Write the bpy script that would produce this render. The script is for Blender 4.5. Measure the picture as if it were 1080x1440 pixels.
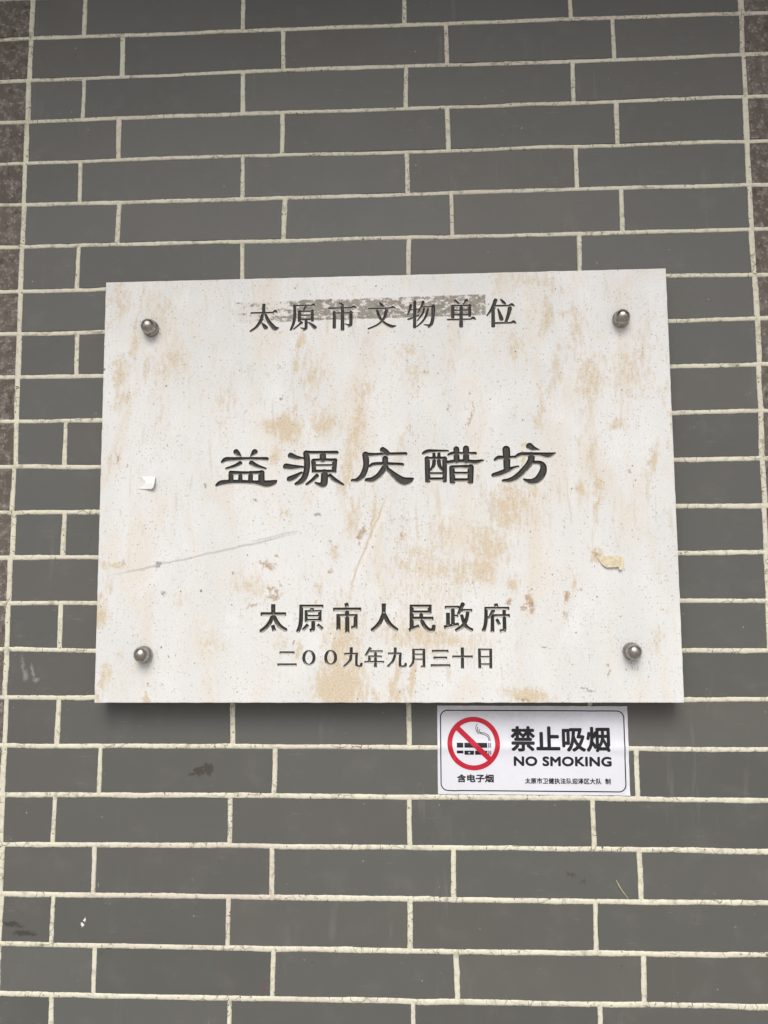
import bpy, bmesh, math, random
import numpy as np
from mathutils import Matrix, Vector, noise

for o in list(bpy.data.objects):
    bpy.data.objects.remove(o)
scene = bpy.context.scene
col = scene.collection
R = math.radians
random.seed(7)
rng = np.random.default_rng(11)

# ------------------------------------------------------------------ camera
# wall frame: x to the right, y up, both in the plane of the brick faces; world = (x + X0, -out, y + Z0)
X0, Z0 = -0.465, 2.35
SHADE_EAVE_Z, SHADE_EAVE_D = 3.19, 0.95  # height and depth of the unseen eave added to shade the wall


def P(x, y, out=0.0):
    """millimetres on the wall -> world metres"""
    return Vector((x * .001 + X0, -out * .001, y * .001 + Z0))


cam_data = bpy.data.cameras.new('camera')
cam_data.sensor_fit = 'VERTICAL'
cam_data.sensor_height = 24.0
cam_data.lens = 24.0 * 1100.0 / 1440.0
cam_data.clip_start = 0.05
cam_data.clip_end = 400
cam = bpy.data.objects.new('camera', cam_data)
col.objects.link(cam)
tilt, yaw, roll = -0.0949997, -0.0463118, 0.0029420
rot = Matrix.Rotation(roll, 3, 'Z') @ Matrix.Rotation(tilt, 3, 'X') @ Matrix.Rotation(yaw, 3, 'Y')
axes = Matrix(((1, 0, 0), (0, 0, -1), (0, 1, 0)))
m4 = (axes @ rot.transposed()).to_4x4()
m4.translation = P(516.2, -849.4, 1115.3)
cam.matrix_world = m4
scene.camera = cam

# ------------------------------------------------------------------ world, sun, exposure
SUN_ELEV, SUN_AZ = 48.0, 4.0
world = bpy.data.worlds.new('World')
scene.world = world
world.use_nodes = True
wn = world.node_tree
for n in list(wn.nodes):
    wn.nodes.remove(n)
sky = wn.nodes.new('ShaderNodeTexSky')
sky.sky_type = 'NISHITA'
sky.sun_disc = False
sky.sun_elevation = R(SUN_ELEV)
sky.sun_rotation = R(180 + SUN_AZ)
sky.air_density = 0.6
sky.dust_density = 4.0
sky.ozone_density = 0.4
bg = wn.nodes.new('ShaderNodeBackground')
bg.inputs['Strength'].default_value = 0.12
wo = wn.nodes.new('ShaderNodeOutputWorld')
wn.links.new(sky.outputs[0], bg.inputs[0])
wn.links.new(bg.outputs[0], wo.inputs[0])

sun_data = bpy.data.lights.new('sun', 'SUN')
sun_data.energy = 1.3
sun_data.angle = R(40)
sun_data.color = (0.985, 1.0, 0.97)
sun = bpy.data.objects.new('sun', sun_data)
col.objects.link(sun)
sun.location = (0, -6, 8)
d = Vector((math.sin(R(SUN_AZ)) * math.cos(R(SUN_ELEV)), math.cos(R(SUN_AZ)) * math.cos(R(SUN_ELEV)), -math.sin(R(SUN_ELEV))))
sun.rotation_euler = d.to_track_quat('-Z', 'Y').to_euler()

vs = scene.view_settings
vs.view_transform = 'Standard'
vs.look = 'None'
vs.exposure = 0.55
vs.gamma = 1.0
vs.use_curve_mapping = False
scene.cycles.max_bounces = 5
scene.cycles.diffuse_bounces = 3
scene.cycles.glossy_bounces = 3
scene.cycles.caustics_reflective = False

# ------------------------------------------------------------------ helpers


def tag(o, label=None, cat=None, group=None, kind=None):
    if label:
        o['label'] = label
    if cat:
        o['category'] = cat
    if group:
        o['group'] = group
    if kind:
        o['kind'] = kind
    return o


def empty(name, loc, parent=None):
    o = bpy.data.objects.new(name, None)
    o.empty_display_size = 0.05
    col.objects.link(o)
    o.location = loc
    return o


def mesh_obj(name, verts, faces, mat, parent=None, loc=None, smooth=False):
    """one mesh object; verts are given in the parent's frame (or the world) and re-centred on loc"""
    v = np.asarray(verts, dtype=float)
    if loc is None:
        loc = (v.min(0) + v.max(0)) * .5 if parent is None or parent.get('centre_parts') else np.zeros(3)
    loc = np.asarray(loc, dtype=float)
    me = bpy.data.meshes.new(name)
    me.from_pydata((v - loc).tolist(), [], faces)
    if smooth:
        me.polygons.foreach_set('use_smooth', [True] * len(me.polygons))
    if mat:
        me.materials.append(mat)
    me.update()
    o = bpy.data.objects.new(name, me)
    col.objects.link(o)
    if parent is not None:
        o.parent = parent
    o.location = loc
    return o


class NT:
    """small shader-graph writer"""

    def __init__(self, name, rough=0.7, spec=0.3):
        self.m = bpy.data.materials.new(name)
        self.m.use_nodes = True
        self.t = self.m.node_tree
        self.b = self.t.nodes['Principled BSDF']
        self.b.inputs['Roughness'].default_value = rough
        self.b.inputs['Specular IOR Level'].default_value = spec

    def n(self, kind, **kw):
        nd = self.t.nodes.new(kind)
        for k, v in kw.items():
            setattr(nd, k, v)
        return nd

    def put(self, sock, val):
        if val is None:
            return
        if hasattr(val, 'is_output') or hasattr(val, 'links'):
            self.t.links.new(val, sock)
        else:
            if isinstance(val, (tuple, list)) and len(val) == 3 and sock.type == 'RGBA':
                val = (*val, 1)
            sock.default_value = val

    def math(self, op, a, b=None, c=None, clamp=False):
        nd = self.n('ShaderNodeMath', operation=op, use_clamp=clamp)
        for i, v in enumerate((a, b, c)):
            self.put(nd.inputs[i], v)
        return nd.outputs[0]

    def vmath(self, op, a, b=None, c=None, scale=None):
        nd = self.n('ShaderNodeVectorMath', operation=op)
        for i, v in enumerate((a, b, c)):
            self.put(nd.inputs[i], v)
        if scale is not None:
            self.put(nd.inputs['Scale'], scale)
        return nd.outputs['Value'] if op in ('LENGTH', 'DOT_PRODUCT', 'DISTANCE') else nd.outputs[0]

    def step(self, v, lo, hi, a=0.0, b=1.0):
        nd = self.n('ShaderNodeMapRange', interpolation_type='SMOOTHSTEP')
        for i, x in enumerate((v, lo, hi, a, b)):
            self.put(nd.inputs[i], x)
        return nd.outputs[0]

    def mix(self, f, a, b, blend='MIX'):
        nd = self.n('ShaderNodeMix', data_type='RGBA', blend_type=blend)
        self.put(nd.inputs[0], f)
        self.put(nd.inputs[6], a)
        self.put(nd.inputs[7], b)
        return nd.outputs[2]

    flat2d = True

    def noise(self, vec, scale, detail=4, rough=.55, dist=0.0):
        nd = self.n('ShaderNodeTexNoise')
        if self.flat2d:
            nd.noise_dimensions = '2D'
        self.put(nd.inputs['Vector'], vec)
        nd.inputs['Scale'].default_value = scale
        nd.inputs['Detail'].default_value = detail
        nd.inputs['Roughness'].default_value = rough
        nd.inputs['Distortion'].default_value = dist
        return nd.outputs['Fac'], nd.outputs['Color']

    def voro(self, vec, scale, feature='F1', rnd=1.0):
        nd = self.n('ShaderNodeTexVoronoi', feature=feature)
        if self.flat2d:
            nd.voronoi_dimensions = '2D'
        self.put(nd.inputs['Vector'], vec)
        nd.inputs['Scale'].default_value = scale
        nd.inputs['Randomness'].default_value = rnd
        return nd

    def coord(self, which='Object'):
        return self.n('ShaderNodeTexCoord').outputs[which]

    def pos(self):
        """position on the wall: x to the right, y up"""
        s = self.n('ShaderNodeSeparateXYZ')
        self.put(s.inputs[0], self.n('ShaderNodeNewGeometry').outputs['Position'])
        c = self.n('ShaderNodeCombineXYZ')
        self.put(c.inputs[0], s.outputs[0])
        self.put(c.inputs[1], s.outputs[2])
        return c.outputs[0]

    def mapping(self, vec, loc=(0, 0, 0), rot=(0, 0, 0), scale=(1, 1, 1)):
        nd = self.n('ShaderNodeMapping')
        self.put(nd.inputs[0], vec)
        nd.inputs[1].default_value = loc
        nd.inputs[2].default_value = rot
        nd.inputs[3].default_value = scale
        return nd.outputs[0]

    def bump(self, h, strength, dist, prev=None):
        nd = self.n('ShaderNodeBump')
        nd.inputs['Strength'].default_value = strength
        nd.inputs['Distance'].default_value = dist
        self.put(nd.inputs['Height'], h)
        if prev is not None:
            self.t.links.new(prev, nd.inputs['Normal'])
        return nd.outputs[0]

    def out(self, color=None, rough=None, normal=None, metal=None):
        for k, v in (('Base Color', color), ('Roughness', rough), ('Normal', normal), ('Metallic', metal)):
            if v is not None:
                self.put(self.b.inputs[k], v)
        return self.m

    def marks(self, vec, table, unit=.001, lean=0.0):
        """strongest of a list of soft elliptical marks (x, y, rx, ry, strength), in the x-y plane of vec"""
        acc = None
        ca, sa = math.cos(lean), math.sin(lean)
        v2 = self.mapping(vec, rot=(0, 0, -lean)) if lean else vec
        for x, y, rx, ry, s in table:
            xr, yr = x * ca + y * sa, -x * sa + y * ca
            sx, sy = 1 / (rx * unit), 1 / (ry * unit)
            q = self.vmath('MULTIPLY_ADD', v2, (sx, sy, 0), (-xr * unit * sx, -yr * unit * sy, 0))
            ln = self.vmath('LENGTH', q)
            k = 0.55 * s
            f = self.math('MULTIPLY_ADD', ln, -k, s + .25 * k)
            acc = f if acc is None else self.math('MAXIMUM', acc, f)
        return self.math('MAXIMUM', acc, 0.0)


# ------------------------------------------------------------------ measured tables (millimetres)
GLYPHS = [
    (1, 'r', [
        [(-206.7, 47.7, 7.5), (-204.3, 44.9, 7), (-199.6, 41.3, 1.5)],
        [(-180.2, 47.1, 8), (-182.8, 44.1, 5.6), (-185.8, 41.1, 1.9)],
        [(-225.8, 33.5, 4.7), (-221.1, 36.7, 7), (-210.8, 37.2, 5.8), (-192.1, 37.5, 4.7), (-173.4, 37.2, 4.9), (-163.1, 36.7, 5.6)],
        [(-200.9, 31.2, 6.1), (-207.9, 27.4, 5.2), (-220, 24, 3.4)],
        [(-184.5, 31.2, 7), (-177, 27, 5.8), (-164.9, 23, 3.4)],
        [(-213.9, 17.8, 6.1), (-191.9, 17.3, 4.7), (-169, 17.7, 5.6)],
        [(-213.6, 17.4, 6.7), (-213.5, 6.2, 7)],
        [(-200.3, 17.2, 5.4), (-200.2, 6, 5.8)],
        [(-185.8, 17, 6.3), (-185.7, 5.8, 6.5)],
        [(-170.4, 16.8, 8.4), (-170.3, 5.6, 8.9)],
        [(-233.3, 0.4, 4.7), (-227.3, 3.5, 7.5), (-214.2, 4.8, 6.2), (-194.6, 4.5, 5.6), (-178.7, 3.4, 6.2), (-163.8, 1.3, 10.2), (-154.5, 2.6, 8.4), (-149.4, 5.5, 2.8)],
    ]),
    (1, 'r', [
        [(-128.9, 41, 8.4), (-121, 38, 6.5), (-112.2, 37, 3.3)],
        [(-135.4, 25.6, 8.8), (-125.6, 24.6, 7.4), (-112.1, 24.4, 3.7)],
        [(-130.2, 7.8, 8.4), (-122.8, 11, 7.4), (-114, 16.5, 3.7)],
        [(-108, 44.9, 5.6), (-92.2, 44.8, 4.8), (-64.4, 44.4, 5.4)],
        [(-107.1, 43.9, 8.4), (-105.9, 27.1, 8.2), (-108.4, 13.1, 7.9), (-114.4, 3.9, 7.9), (-120.9, 0.8, 5.1)],
        [(-83.8, 42.6, 8.8), (-83.8, 34.2, 8.3)],
        [(-97, 32.5, 6.5), (-96.3, 19.5, 5.6)],
        [(-97.3, 33.9, 4.6), (-82.9, 34.2, 4.6), (-66.2, 33.5, 5.2)],
        [(-67.2, 33, 6.9), (-67.9, 18.2, 6)],
        [(-95, 26.7, 3.3), (-69.9, 26.4, 3.3)],
        [(-96.8, 18.1, 5.1), (-67.2, 17.7, 5.1)],
        [(-81.5, 16.5, 9.3), (-81.8, 3.5, 9.7), (-83.8, -1.1, 8.8), (-90.3, -0.1, 5.1), (-94, 2.3, 2.8)],
        [(-92.2, 12, 5.6), (-98.6, 5.6, 5.1), (-106, 0.1, 4.2)],
        [(-73.7, 11.7, 5.5), (-66.3, 5.1, 6.1), (-56.1, -1, 4.1)],
    ]),
    (1, 'r', [
        [(0.4, 47.4, 7.8), (4.5, 44.1, 8.3), (6.8, 41.7, 7.4)],
        [(-24.1, 40.8, 6.9), (-11.2, 40.6, 5), (2.7, 41.3, 4.4), (32.1, 41.1, 5.1)],
        [(-23.9, 40.8, 8.8), (-23, 25.9, 7.8), (-27.9, 12, 7.8), (-35.3, 5.2, 6.4), (-42.2, 4.8, 4.1)],
        [(-17.2, 24.4, 4.1), (-12.2, 27.1, 5.5), (4.4, 27.4, 5.2), (27.4, 26.1, 4.8)],
        [(3.7, 34.8, 7.8), (3.9, 22.7, 8.3)],
        [(2.5, 21.8, 8.3), (-4.9, 11.7, 7.8), (-14.1, 5.4, 7.8), (-21.9, 5, 6)],
        [(7.1, 19.9, 5.5), (17.1, 10.5, 8.7), (27.2, 3, 11.9), (35.4, 2.9, 10.1), (41.8, 6, 3.2)],
    ]),
    (1, 'r', [
        [(57.4, 41.5, 4.6), (63.3, 44.1, 5.9), (74.3, 44.4, 4.6), (90.8, 44.2, 3.3)],
        [(71.7, 41.2, 3.8), (71.5, 26.4, 4.9), (67.1, 17.7, 2.9)],
        [(78.7, 41.1, 3.8), (78.7, 26.3, 5.1), (82.7, 17.5, 2.9)],
        [(62.3, 34, 6.9), (62.7, 2.5, 6.8)],
        [(62.3, 34.4, 4.1), (86.1, 34.1, 4.6)],
        [(86.5, 33.6, 6.4), (86.1, 2.2, 5.5)],
        [(64.8, 13.1, 3.7), (84, 12.8, 3.6)],
        [(62.9, 5.3, 4.6), (85.7, 5, 4.6)],
        [(102.9, 46.8, 7.8), (103.2, 29.7, 7.8)],
        [(116.3, 47.5, 8.2), (116.3, 29.5, 8.2)],
        [(92.6, 39.1, 4.1), (98.1, 40.7, 5), (110.9, 40.7, 3.6), (129.1, 40.4, 4.2)],
        [(90.1, 28, 5.5), (101.5, 29.5, 5.5), (116.1, 29.5, 5.5), (128.9, 27.9, 6.6), (136.6, 29.6, 4.5), (139.8, 30.5, 2.2)],
        [(96.4, 20.5, 7.3), (97, 1.1, 7.7)],
        [(96, 21.6, 5), (109.6, 22, 4.6), (123.3, 21.5, 5.9)],
        [(122.4, 21.1, 8.2), (121.6, 0.8, 7.7)],
        [(99.5, 13.1, 3.8), (118.6, 12.8, 3.8)],
        [(97.5, 3.4, 5), (122.1, 3.1, 5)],
    ]),
    (1, 'r', [
        [(171.9, 45.2, 10.4), (172.4, 32.7, 9.5), (172.2, 16.1, 8.6)],
        [(156.7, 31.1, 4.5), (161.7, 33.8, 6), (172.6, 33.8, 4.5), (184.4, 34.4, 4.1)],
        [(154, 9.5, 6.3), (163.1, 11.7, 7.7), (174, 16.1, 7.2), (181.3, 19.2, 4.5), (187.7, 21, 3.3)],
        [(204.2, 49.3, 9.5), (209.1, 46, 7.2), (216.8, 44.2, 2)],
        [(187.2, 36, 5.4), (192.7, 38.1, 6), (203.5, 38, 5.8), (218, 37.8, 5.4), (229.7, 36.3, 7.7), (238.8, 39.1, 2.3)],
        [(206.2, 36.8, 9), (205.6, 29.5, 9), (199.5, 20.3, 8.6), (188.3, 8.6, 8.6), (177.3, 2.3, 7.2), (167.4, 1.5, 4.5)],
        [(208.7, 26.2, 5.4), (217.7, 25.6, 6.3), (222.5, 20.9, 8.1), (220.9, 11.8, 9.9), (214.4, 2.7, 9.9), (206.2, -0.4, 8.1), (199, 1.1, 5.4), (195.4, 3.4, 2.3)],
    ]),
    (0, 'r', [
        [(-186.7, 248.6, 2.4), (-172.7, 248.6, 2.3), (-155.6, 248.6, 2.1)],
        [(-155.6, 248.9, 1.1), (-152.4, 250.6, 4), (-149.9, 248.2, 1.1)],
        [(-168.8, 260, 4.3), (-169, 255.6, 4.1), (-168.9, 247.5, 4.3)],
        [(-170.4, 246.9, 3.4), (-173.1, 237.1, 4.3), (-179.3, 227.9, 3.7), (-187.6, 222, 2.6)],
        [(-166.4, 246.2, 2.9), (-162.3, 236.8, 4.6), (-156.6, 229.2, 5.7), (-152.6, 225, 6.3), (-148, 225.8, 2)],
        [(-171.1, 233.3, 1.4), (-168, 229.4, 4.6), (-165.9, 226.5, 5.7)],
    ]),
    (0, 'r', [
        [(-125.4, 258.2, 1.9), (-109.5, 258, 1.8), (-99.3, 257.9, 1.8)],
        [(-99.8, 258.2, 1.4), (-97.3, 258.6, 3.2), (-95, 257.1, 0.8)],
        [(-124.4, 257.8, 3.5), (-124.3, 242.3, 3.8), (-125.9, 232.5, 3.4), (-129.8, 222.7, 2.6)],
        [(-108.6, 256.2, 2.8), (-111.2, 251.3, 1.4)],
        [(-118, 249.3, 1.9), (-99.3, 249, 1.9)],
        [(-99, 250.2, 2.8), (-97.3, 249, 1.1)],
        [(-117.4, 249.2, 3.8), (-117.4, 235.2, 3.7)],
        [(-99, 248.1, 3.5), (-99, 235.4, 3.6)],
        [(-116.8, 243.6, 1.9), (-99.3, 243.5, 1.9)],
        [(-116.8, 237.5, 2.3), (-99.2, 237.1, 2.3)],
        [(-108, 236.7, 3.7), (-108, 225.1, 3.7), (-110.5, 222.3, 3.4)],
        [(-110.5, 223.5, 3.4), (-115.6, 225.4, 0.9)],
        [(-114.5, 232.8, 3.7), (-119.6, 228.3, 2.5), (-125.3, 223.8, 2)],
        [(-104.9, 233.2, 1.6), (-99.8, 229.3, 4), (-95.5, 225.4, 5.4)],
    ]),
    (0, 'r', [
        [(-59, 260, 2.3), (-55.9, 257.3, 3.4)],
        [(-74.9, 252.8, 2.3), (-55.6, 252.8, 1.9), (-42.1, 253.1, 1.9)],
        [(-42.1, 253.5, 1.7), (-39.3, 254.3, 3.7), (-36.4, 252.5, 1.1)],
        [(-55.9, 255.8, 3.7), (-55.7, 237.8, 4.2), (-55.8, 221.7, 4.7)],
        [(-67.5, 247.1, 3.5), (-67.4, 235.8, 4.1), (-67.6, 224.8, 4.1)],
        [(-67.5, 245.7, 2), (-55.7, 245.3, 1.9), (-43.2, 245.5, 2)],
        [(-43.8, 247.1, 3.4), (-41.3, 245.6, 1.4)],
        [(-43.8, 245.1, 4), (-43.8, 229.5, 4.1), (-46.1, 226.1, 3.4)],
        [(-46.7, 227.5, 2.8), (-52, 229.7, 1)],
    ]),
    (0, 'r', [
        [(-2.6, 259.2, 1.7), (0.2, 255.9, 3.9), (1.3, 254.4, 3.9)],
        [(-17.8, 250.7, 2.3), (1.3, 250.9, 1.9), (13.7, 251.3, 1.8)],
        [(13.7, 251.5, 1.7), (16.4, 252.4, 3.7), (19.3, 250.8, 1)],
        [(6.9, 248.5, 3.9), (4.6, 239.3, 3.7), (0.6, 232.5, 2.8), (-7.3, 226.3, 2.8), (-18.5, 221.7, 2.5)],
        [(-6.3, 248.6, 2.8), (-3.8, 240.7, 3.4), (0.6, 233.1, 3.4), (6.8, 227.7, 3.7), (14.6, 224.1, 4.5), (19.7, 225.1, 1.7)],
    ]),
    (0, 'r', [
        [(41.5, 254.6, 3.4), (39.8, 247.4, 2.2), (37.2, 240.8, 1.3)],
        [(42.9, 248.5, 1.5), (52.4, 248.5, 1.7)],
        [(47.5, 259.4, 3.4), (47.1, 250.1, 3.5), (46.9, 232.8, 3.7), (46.6, 222.4, 3.7)],
        [(38.2, 234.2, 2.8), (44.4, 236, 2.2), (52.9, 239.9, 1.5)],
        [(59.2, 259.1, 3.7), (56.9, 252.8, 2.5), (51.8, 243.6, 1.3)],
        [(59.2, 251.7, 1.9), (72.6, 251.7, 1.9), (73.7, 252.7, 3.7)],
        [(73.6, 251.2, 4.8), (73, 238, 4.2), (70.9, 227.6, 4.2), (67.2, 222.6, 3.4)],
        [(67.2, 224.3, 3.4), (60.5, 225.9, 1.2)],
        [(60.5, 249.8, 2), (57.9, 241.2, 2.2), (50.8, 232.1, 1.6)],
        [(66.1, 249.1, 2.2), (62.3, 237.1, 2.6), (56.7, 229.1, 2.5), (50.2, 223.5, 2)],
    ]),
    (0, 'r', [
        [(104.4, 260.1, 2.8), (108.8, 255.9, 3.3)],
        [(120.5, 259.7, 4.5), (118.3, 256.8, 2.2), (116.3, 254, 1.4)],
        [(100.3, 252.4, 2.2), (113.2, 252.2, 1.9), (124.9, 252.2, 2)],
        [(124.9, 253.2, 2.8), (126.8, 252, 1.1)],
        [(101.2, 252, 3.9), (100.9, 235.9, 3.9)],
        [(125, 250.9, 3.3), (124.7, 237.1, 3.3)],
        [(101.9, 245.7, 2), (123.6, 245.5, 1.9)],
        [(101.8, 239.1, 2.2), (123.5, 238.6, 2.2)],
        [(112.9, 251.8, 4), (112.7, 239.1, 4.1), (112.4, 222.4, 4.7)],
        [(93.9, 232.3, 2.5), (112.8, 232.3, 2.2), (127.3, 232.4, 2)],
        [(126.8, 233, 1.7), (129.6, 233.8, 4.2), (132.9, 231.6, 1)],
    ]),
    (0, 'r', [
        [(161.4, 259, 5), (158.8, 252.4, 4.4), (154.4, 243.9, 3.3), (149.6, 237.4, 2.4)],
        [(157.8, 247.8, 4.2), (157.7, 234.6, 4.4), (157.5, 221.4, 4.7)],
        [(157.8, 247.8, 2.2), (160.6, 247.7, 1.7)],
        [(169.2, 259.9, 2), (172.4, 256.1, 3.7), (174.3, 254, 3.3)],
        [(161.2, 250.9, 2.4), (181.8, 250.8, 2.3)],
        [(181.2, 251.2, 2.2), (184.3, 252.1, 4.2), (187.6, 250, 1.2)],
        [(165, 245.9, 1.9), (167.1, 239, 4), (169.2, 232, 5.3), (169.4, 230.3, 3.3)],
        [(181.4, 247, 5.3), (179.3, 238.7, 4.4), (175.7, 227.9, 3.5)],
        [(159.6, 225.7, 2.8), (183.4, 225.7, 2.4)],
        [(183.4, 226, 2.2), (186.2, 227.1, 4.2), (189.2, 225, 1.1)],
    ]),
    (2, 'b', [
        [(-152.5, -166.1, 6), (-152.4, -180.2, 5.8)],
        [(-170, -179.7, 5.5), (-134.6, -179.9, 5.2)],
        [(-152.7, -180.2, 4.9), (-157, -191, 5.8), (-162.5, -198, 5.8), (-169.3, -203.3, 6)],
        [(-152.2, -180.2, 4.9), (-147.2, -191, 6), (-141.6, -197.5, 6), (-134.5, -201.9, 5.7)],
        [(-153.2, -194.8, 5.2), (-150.6, -203.1, 5.2)],
    ]),
    (2, 'b', [
        [(-116.1, -169.3, 4.8), (-83, -169.5, 4.9)],
        [(-113.6, -167.4, 5.2), (-113.8, -185.8, 5.5), (-115.2, -196.6, 5.5), (-118.4, -204.1, 5.2)],
        [(-98.3, -171.6, 5.5), (-99.4, -175.6, 4.9)],
        [(-108.7, -176.4, 3.8), (-85.4, -176.2, 3.8)],
        [(-106.7, -175, 4.1), (-106.7, -191.2, 4.1)],
        [(-87.9, -175.2, 4.6), (-87.6, -190.8, 4.4)],
        [(-107, -182.6, 3.6), (-87.3, -182.7, 3.6)],
        [(-107, -188.3, 3.8), (-87.3, -188.4, 4.1)],
        [(-96.9, -189.1, 5.2), (-97.1, -198.8, 5.2), (-97.7, -202, 5.2)],
        [(-96.6, -201, 5.5), (-101.5, -202.6, 4.9)],
        [(-104, -194.2, 5.2), (-111.3, -202, 4.4)],
        [(-91.1, -194.3, 4.4), (-84, -200.5, 4.9)],
    ]),
    (2, 'b', [
        [(-51.5, -165.1, 5.5), (-49.9, -170.8, 4.9)],
        [(-69.5, -173.9, 5.2), (-30.9, -173.9, 5.2)],
        [(-50.2, -174.8, 5.4), (-50, -191.5, 5.7), (-50, -206, 5.7)],
        [(-64.9, -182.3, 4.4), (-35.8, -182.4, 4.3)],
        [(-62.2, -180.4, 5.4), (-62.1, -202.2, 5.7)],
        [(-38.5, -180.5, 5.4), (-38.6, -199.1, 5.4)],
        [(-36.4, -198, 4.9), (-44.5, -198.8, 4.6)],
    ]),
    (2, 'b', [
        [(0.3, -166, 5.7), (0.2, -179.9, 5.1)],
        [(-0.2, -179.4, 4.9), (-4, -189.6, 5.7), (-8.9, -196.5, 5.7), (-16.3, -202.9, 5.4)],
        [(0.6, -179.4, 4.9), (5.2, -189.6, 6), (10.5, -196.6, 5.9), (18.6, -202.5, 5.4)],
    ]),
    (2, 'b', [
        [(35.9, -170.2, 4.9), (65.6, -170.4, 4.9)],
        [(63.2, -167.9, 5.1), (63, -180.5, 5.1)],
        [(37.4, -178.3, 4.9), (64.9, -178.4, 4.9)],
        [(38.6, -167.8, 5.4), (38.2, -202.6, 5.7)],
        [(37.9, -186.8, 5.4), (68.1, -187, 5.4)],
        [(34.7, -202.6, 5.1), (48.5, -196.8, 4.9)],
        [(51.5, -178.1, 5.1), (52.1, -188.8, 5.1), (57.1, -198.4, 5.9), (62.5, -202.7, 5.9), (67.3, -202.2, 5.4), (68.5, -196.3, 4.8)],
    ]),
    (2, 'b', [
        [(83.9, -171.9, 4.6), (103.6, -172, 4.6)],
        [(94.7, -172.4, 4.8), (94.5, -196.5, 5.1)],
        [(88, -179.1, 5.1), (87.9, -197.5, 5.1)],
        [(95.3, -183.7, 3.8), (101.8, -183.7, 3.8)],
        [(82.5, -199.1, 5.4), (102.7, -194.9, 5.1)],
        [(108.8, -166.3, 5.6), (105.1, -174.6, 4.8), (101.8, -181.5, 3.8)],
        [(106.7, -176.2, 4.3), (121, -176.3, 4.3)],
        [(115, -177.3, 4.6), (113, -188, 4.8), (107.5, -197.6, 5.4), (98.2, -203.4, 5.1)],
        [(106.4, -181.8, 4.3), (109.2, -191.7, 4.6), (113.9, -199.2, 5.1), (120.8, -203, 5.1)],
    ]),
    (2, 'b', [
        [(153.3, -167.1, 5.1), (154.2, -172.2, 5.1)],
        [(137.9, -173.6, 4.6), (171.3, -173.8, 4.5)],
        [(139.8, -171.6, 4.3), (139.5, -187.1, 4.8), (138.2, -196.7, 4.8), (135.7, -204.1, 5.1)],
        [(149.9, -176.2, 5.1), (146.5, -181.8, 4.3), (142.1, -187.6, 2.7)],
        [(148.4, -181.8, 4.5), (147.9, -206, 5.1)],
        [(150.2, -183.5, 4.3), (171.9, -183.6, 4.5)],
        [(164.3, -175.7, 4.5), (164.4, -192.5, 4.8), (164.4, -203.2, 4.8)],
        [(165.9, -203.4, 4.5), (157.8, -204.1, 4.5)],
        [(153.9, -188, 4), (158, -196, 4)],
    ]),
    (3, 'b', [
        [(-143.4, -232.3, 3.8), (-122.6, -232.4, 3.8)],
        [(-146.3, -248.6, 3.8), (-119.6, -248.7, 3.9)],
    ]),
    (3, 'r', [
        [(-95.8, -239.4, 4), (-95.9, -241.5, 4), (-96.5, -243.4, 3.9), (-97.3, -245.1, 3.7), (-98.4, -246.6, 3.4), (-99.7, -247.7, 3.1), (-101.2, -248.4, 2.8), (-102.8, -248.6, 2.4), (-104.4, -248.3, 2.8), (-105.9, -247.7, 3.1), (-107.2, -246.6, 3.4), (-108.3, -245.1, 3.7), (-109.2, -243.4, 3.9), (-109.7, -241.4, 4), (-109.9, -239.4, 4), (-109.7, -237.3, 4), (-109.2, -235.4, 3.9), (-108.4, -233.7, 3.7), (-107.3, -232.2, 3.4), (-105.9, -231.1, 3.1), (-104.4, -230.4, 2.8), (-102.9, -230.2, 2.4), (-101.3, -230.4, 2.8), (-99.8, -231.1, 3.1), (-98.4, -232.2, 3.4), (-97.3, -233.7, 3.7), (-96.5, -235.4, 3.9), (-95.9, -237.4, 4), (-95.8, -239.4, 4)],
    ]),
    (3, 'r', [
        [(-66.1, -239.2, 4), (-66.2, -241.3, 4), (-66.7, -243.2, 3.9), (-67.5, -244.9, 3.7), (-68.6, -246.4, 3.4), (-69.9, -247.5, 3.1), (-71.3, -248.2, 2.7), (-72.8, -248.4, 2.4), (-74.4, -248.1, 2.7), (-75.8, -247.5, 3.1), (-77.1, -246.4, 3.4), (-78.1, -244.9, 3.7), (-79, -243.2, 3.9), (-79.5, -241.2, 4), (-79.6, -239.2, 4), (-79.5, -237.2, 4), (-79, -235.2, 3.9), (-78.1, -233.5, 3.7), (-77.1, -232, 3.4), (-75.8, -230.9, 3.1), (-74.3, -230.3, 2.8), (-72.8, -230, 2.4), (-71.3, -230.3, 2.8), (-69.9, -231, 3.1), (-68.6, -232.1, 3.4), (-67.5, -233.5, 3.7), (-66.7, -235.3, 3.9), (-66.2, -237.2, 4), (-66.1, -239.2, 4)],
    ]),
    (3, 'b', [
        [(-44.5, -225.2, 4.1), (-44.9, -235.8, 3.8), (-46.8, -243.8, 3.6), (-55, -251.8, 3.2)],
        [(-54.1, -234.5, 3.5), (-35.7, -234.3, 3.5)],
        [(-37.3, -232.6, 3.4), (-37.5, -248.2, 3.4), (-35, -251, 3.4), (-31.7, -250.8, 3.5), (-30.5, -246.6, 3.1)],
    ]),
    (3, 'b', [
        [(-18, -225.7, 4.1), (-25.2, -237, 3.1)],
        [(-18.4, -231, 3.1), (-1.5, -231, 3.1)],
        [(-21.1, -237.8, 3.1), (-2.9, -238, 3.1)],
        [(-19.8, -236.6, 3.4), (-19.8, -244.9, 3.4)],
        [(-26.6, -245.3, 3.2), (0.1, -245.3, 3.2)],
        [(-11.3, -231.3, 3.5), (-11.6, -252.9, 3.8)],
    ]),
    (3, 'b', [
        [(15.6, -225.8, 3.9), (15.2, -235.1, 3.5), (11.9, -244.4, 3.4), (4.7, -252, 3.4)],
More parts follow.
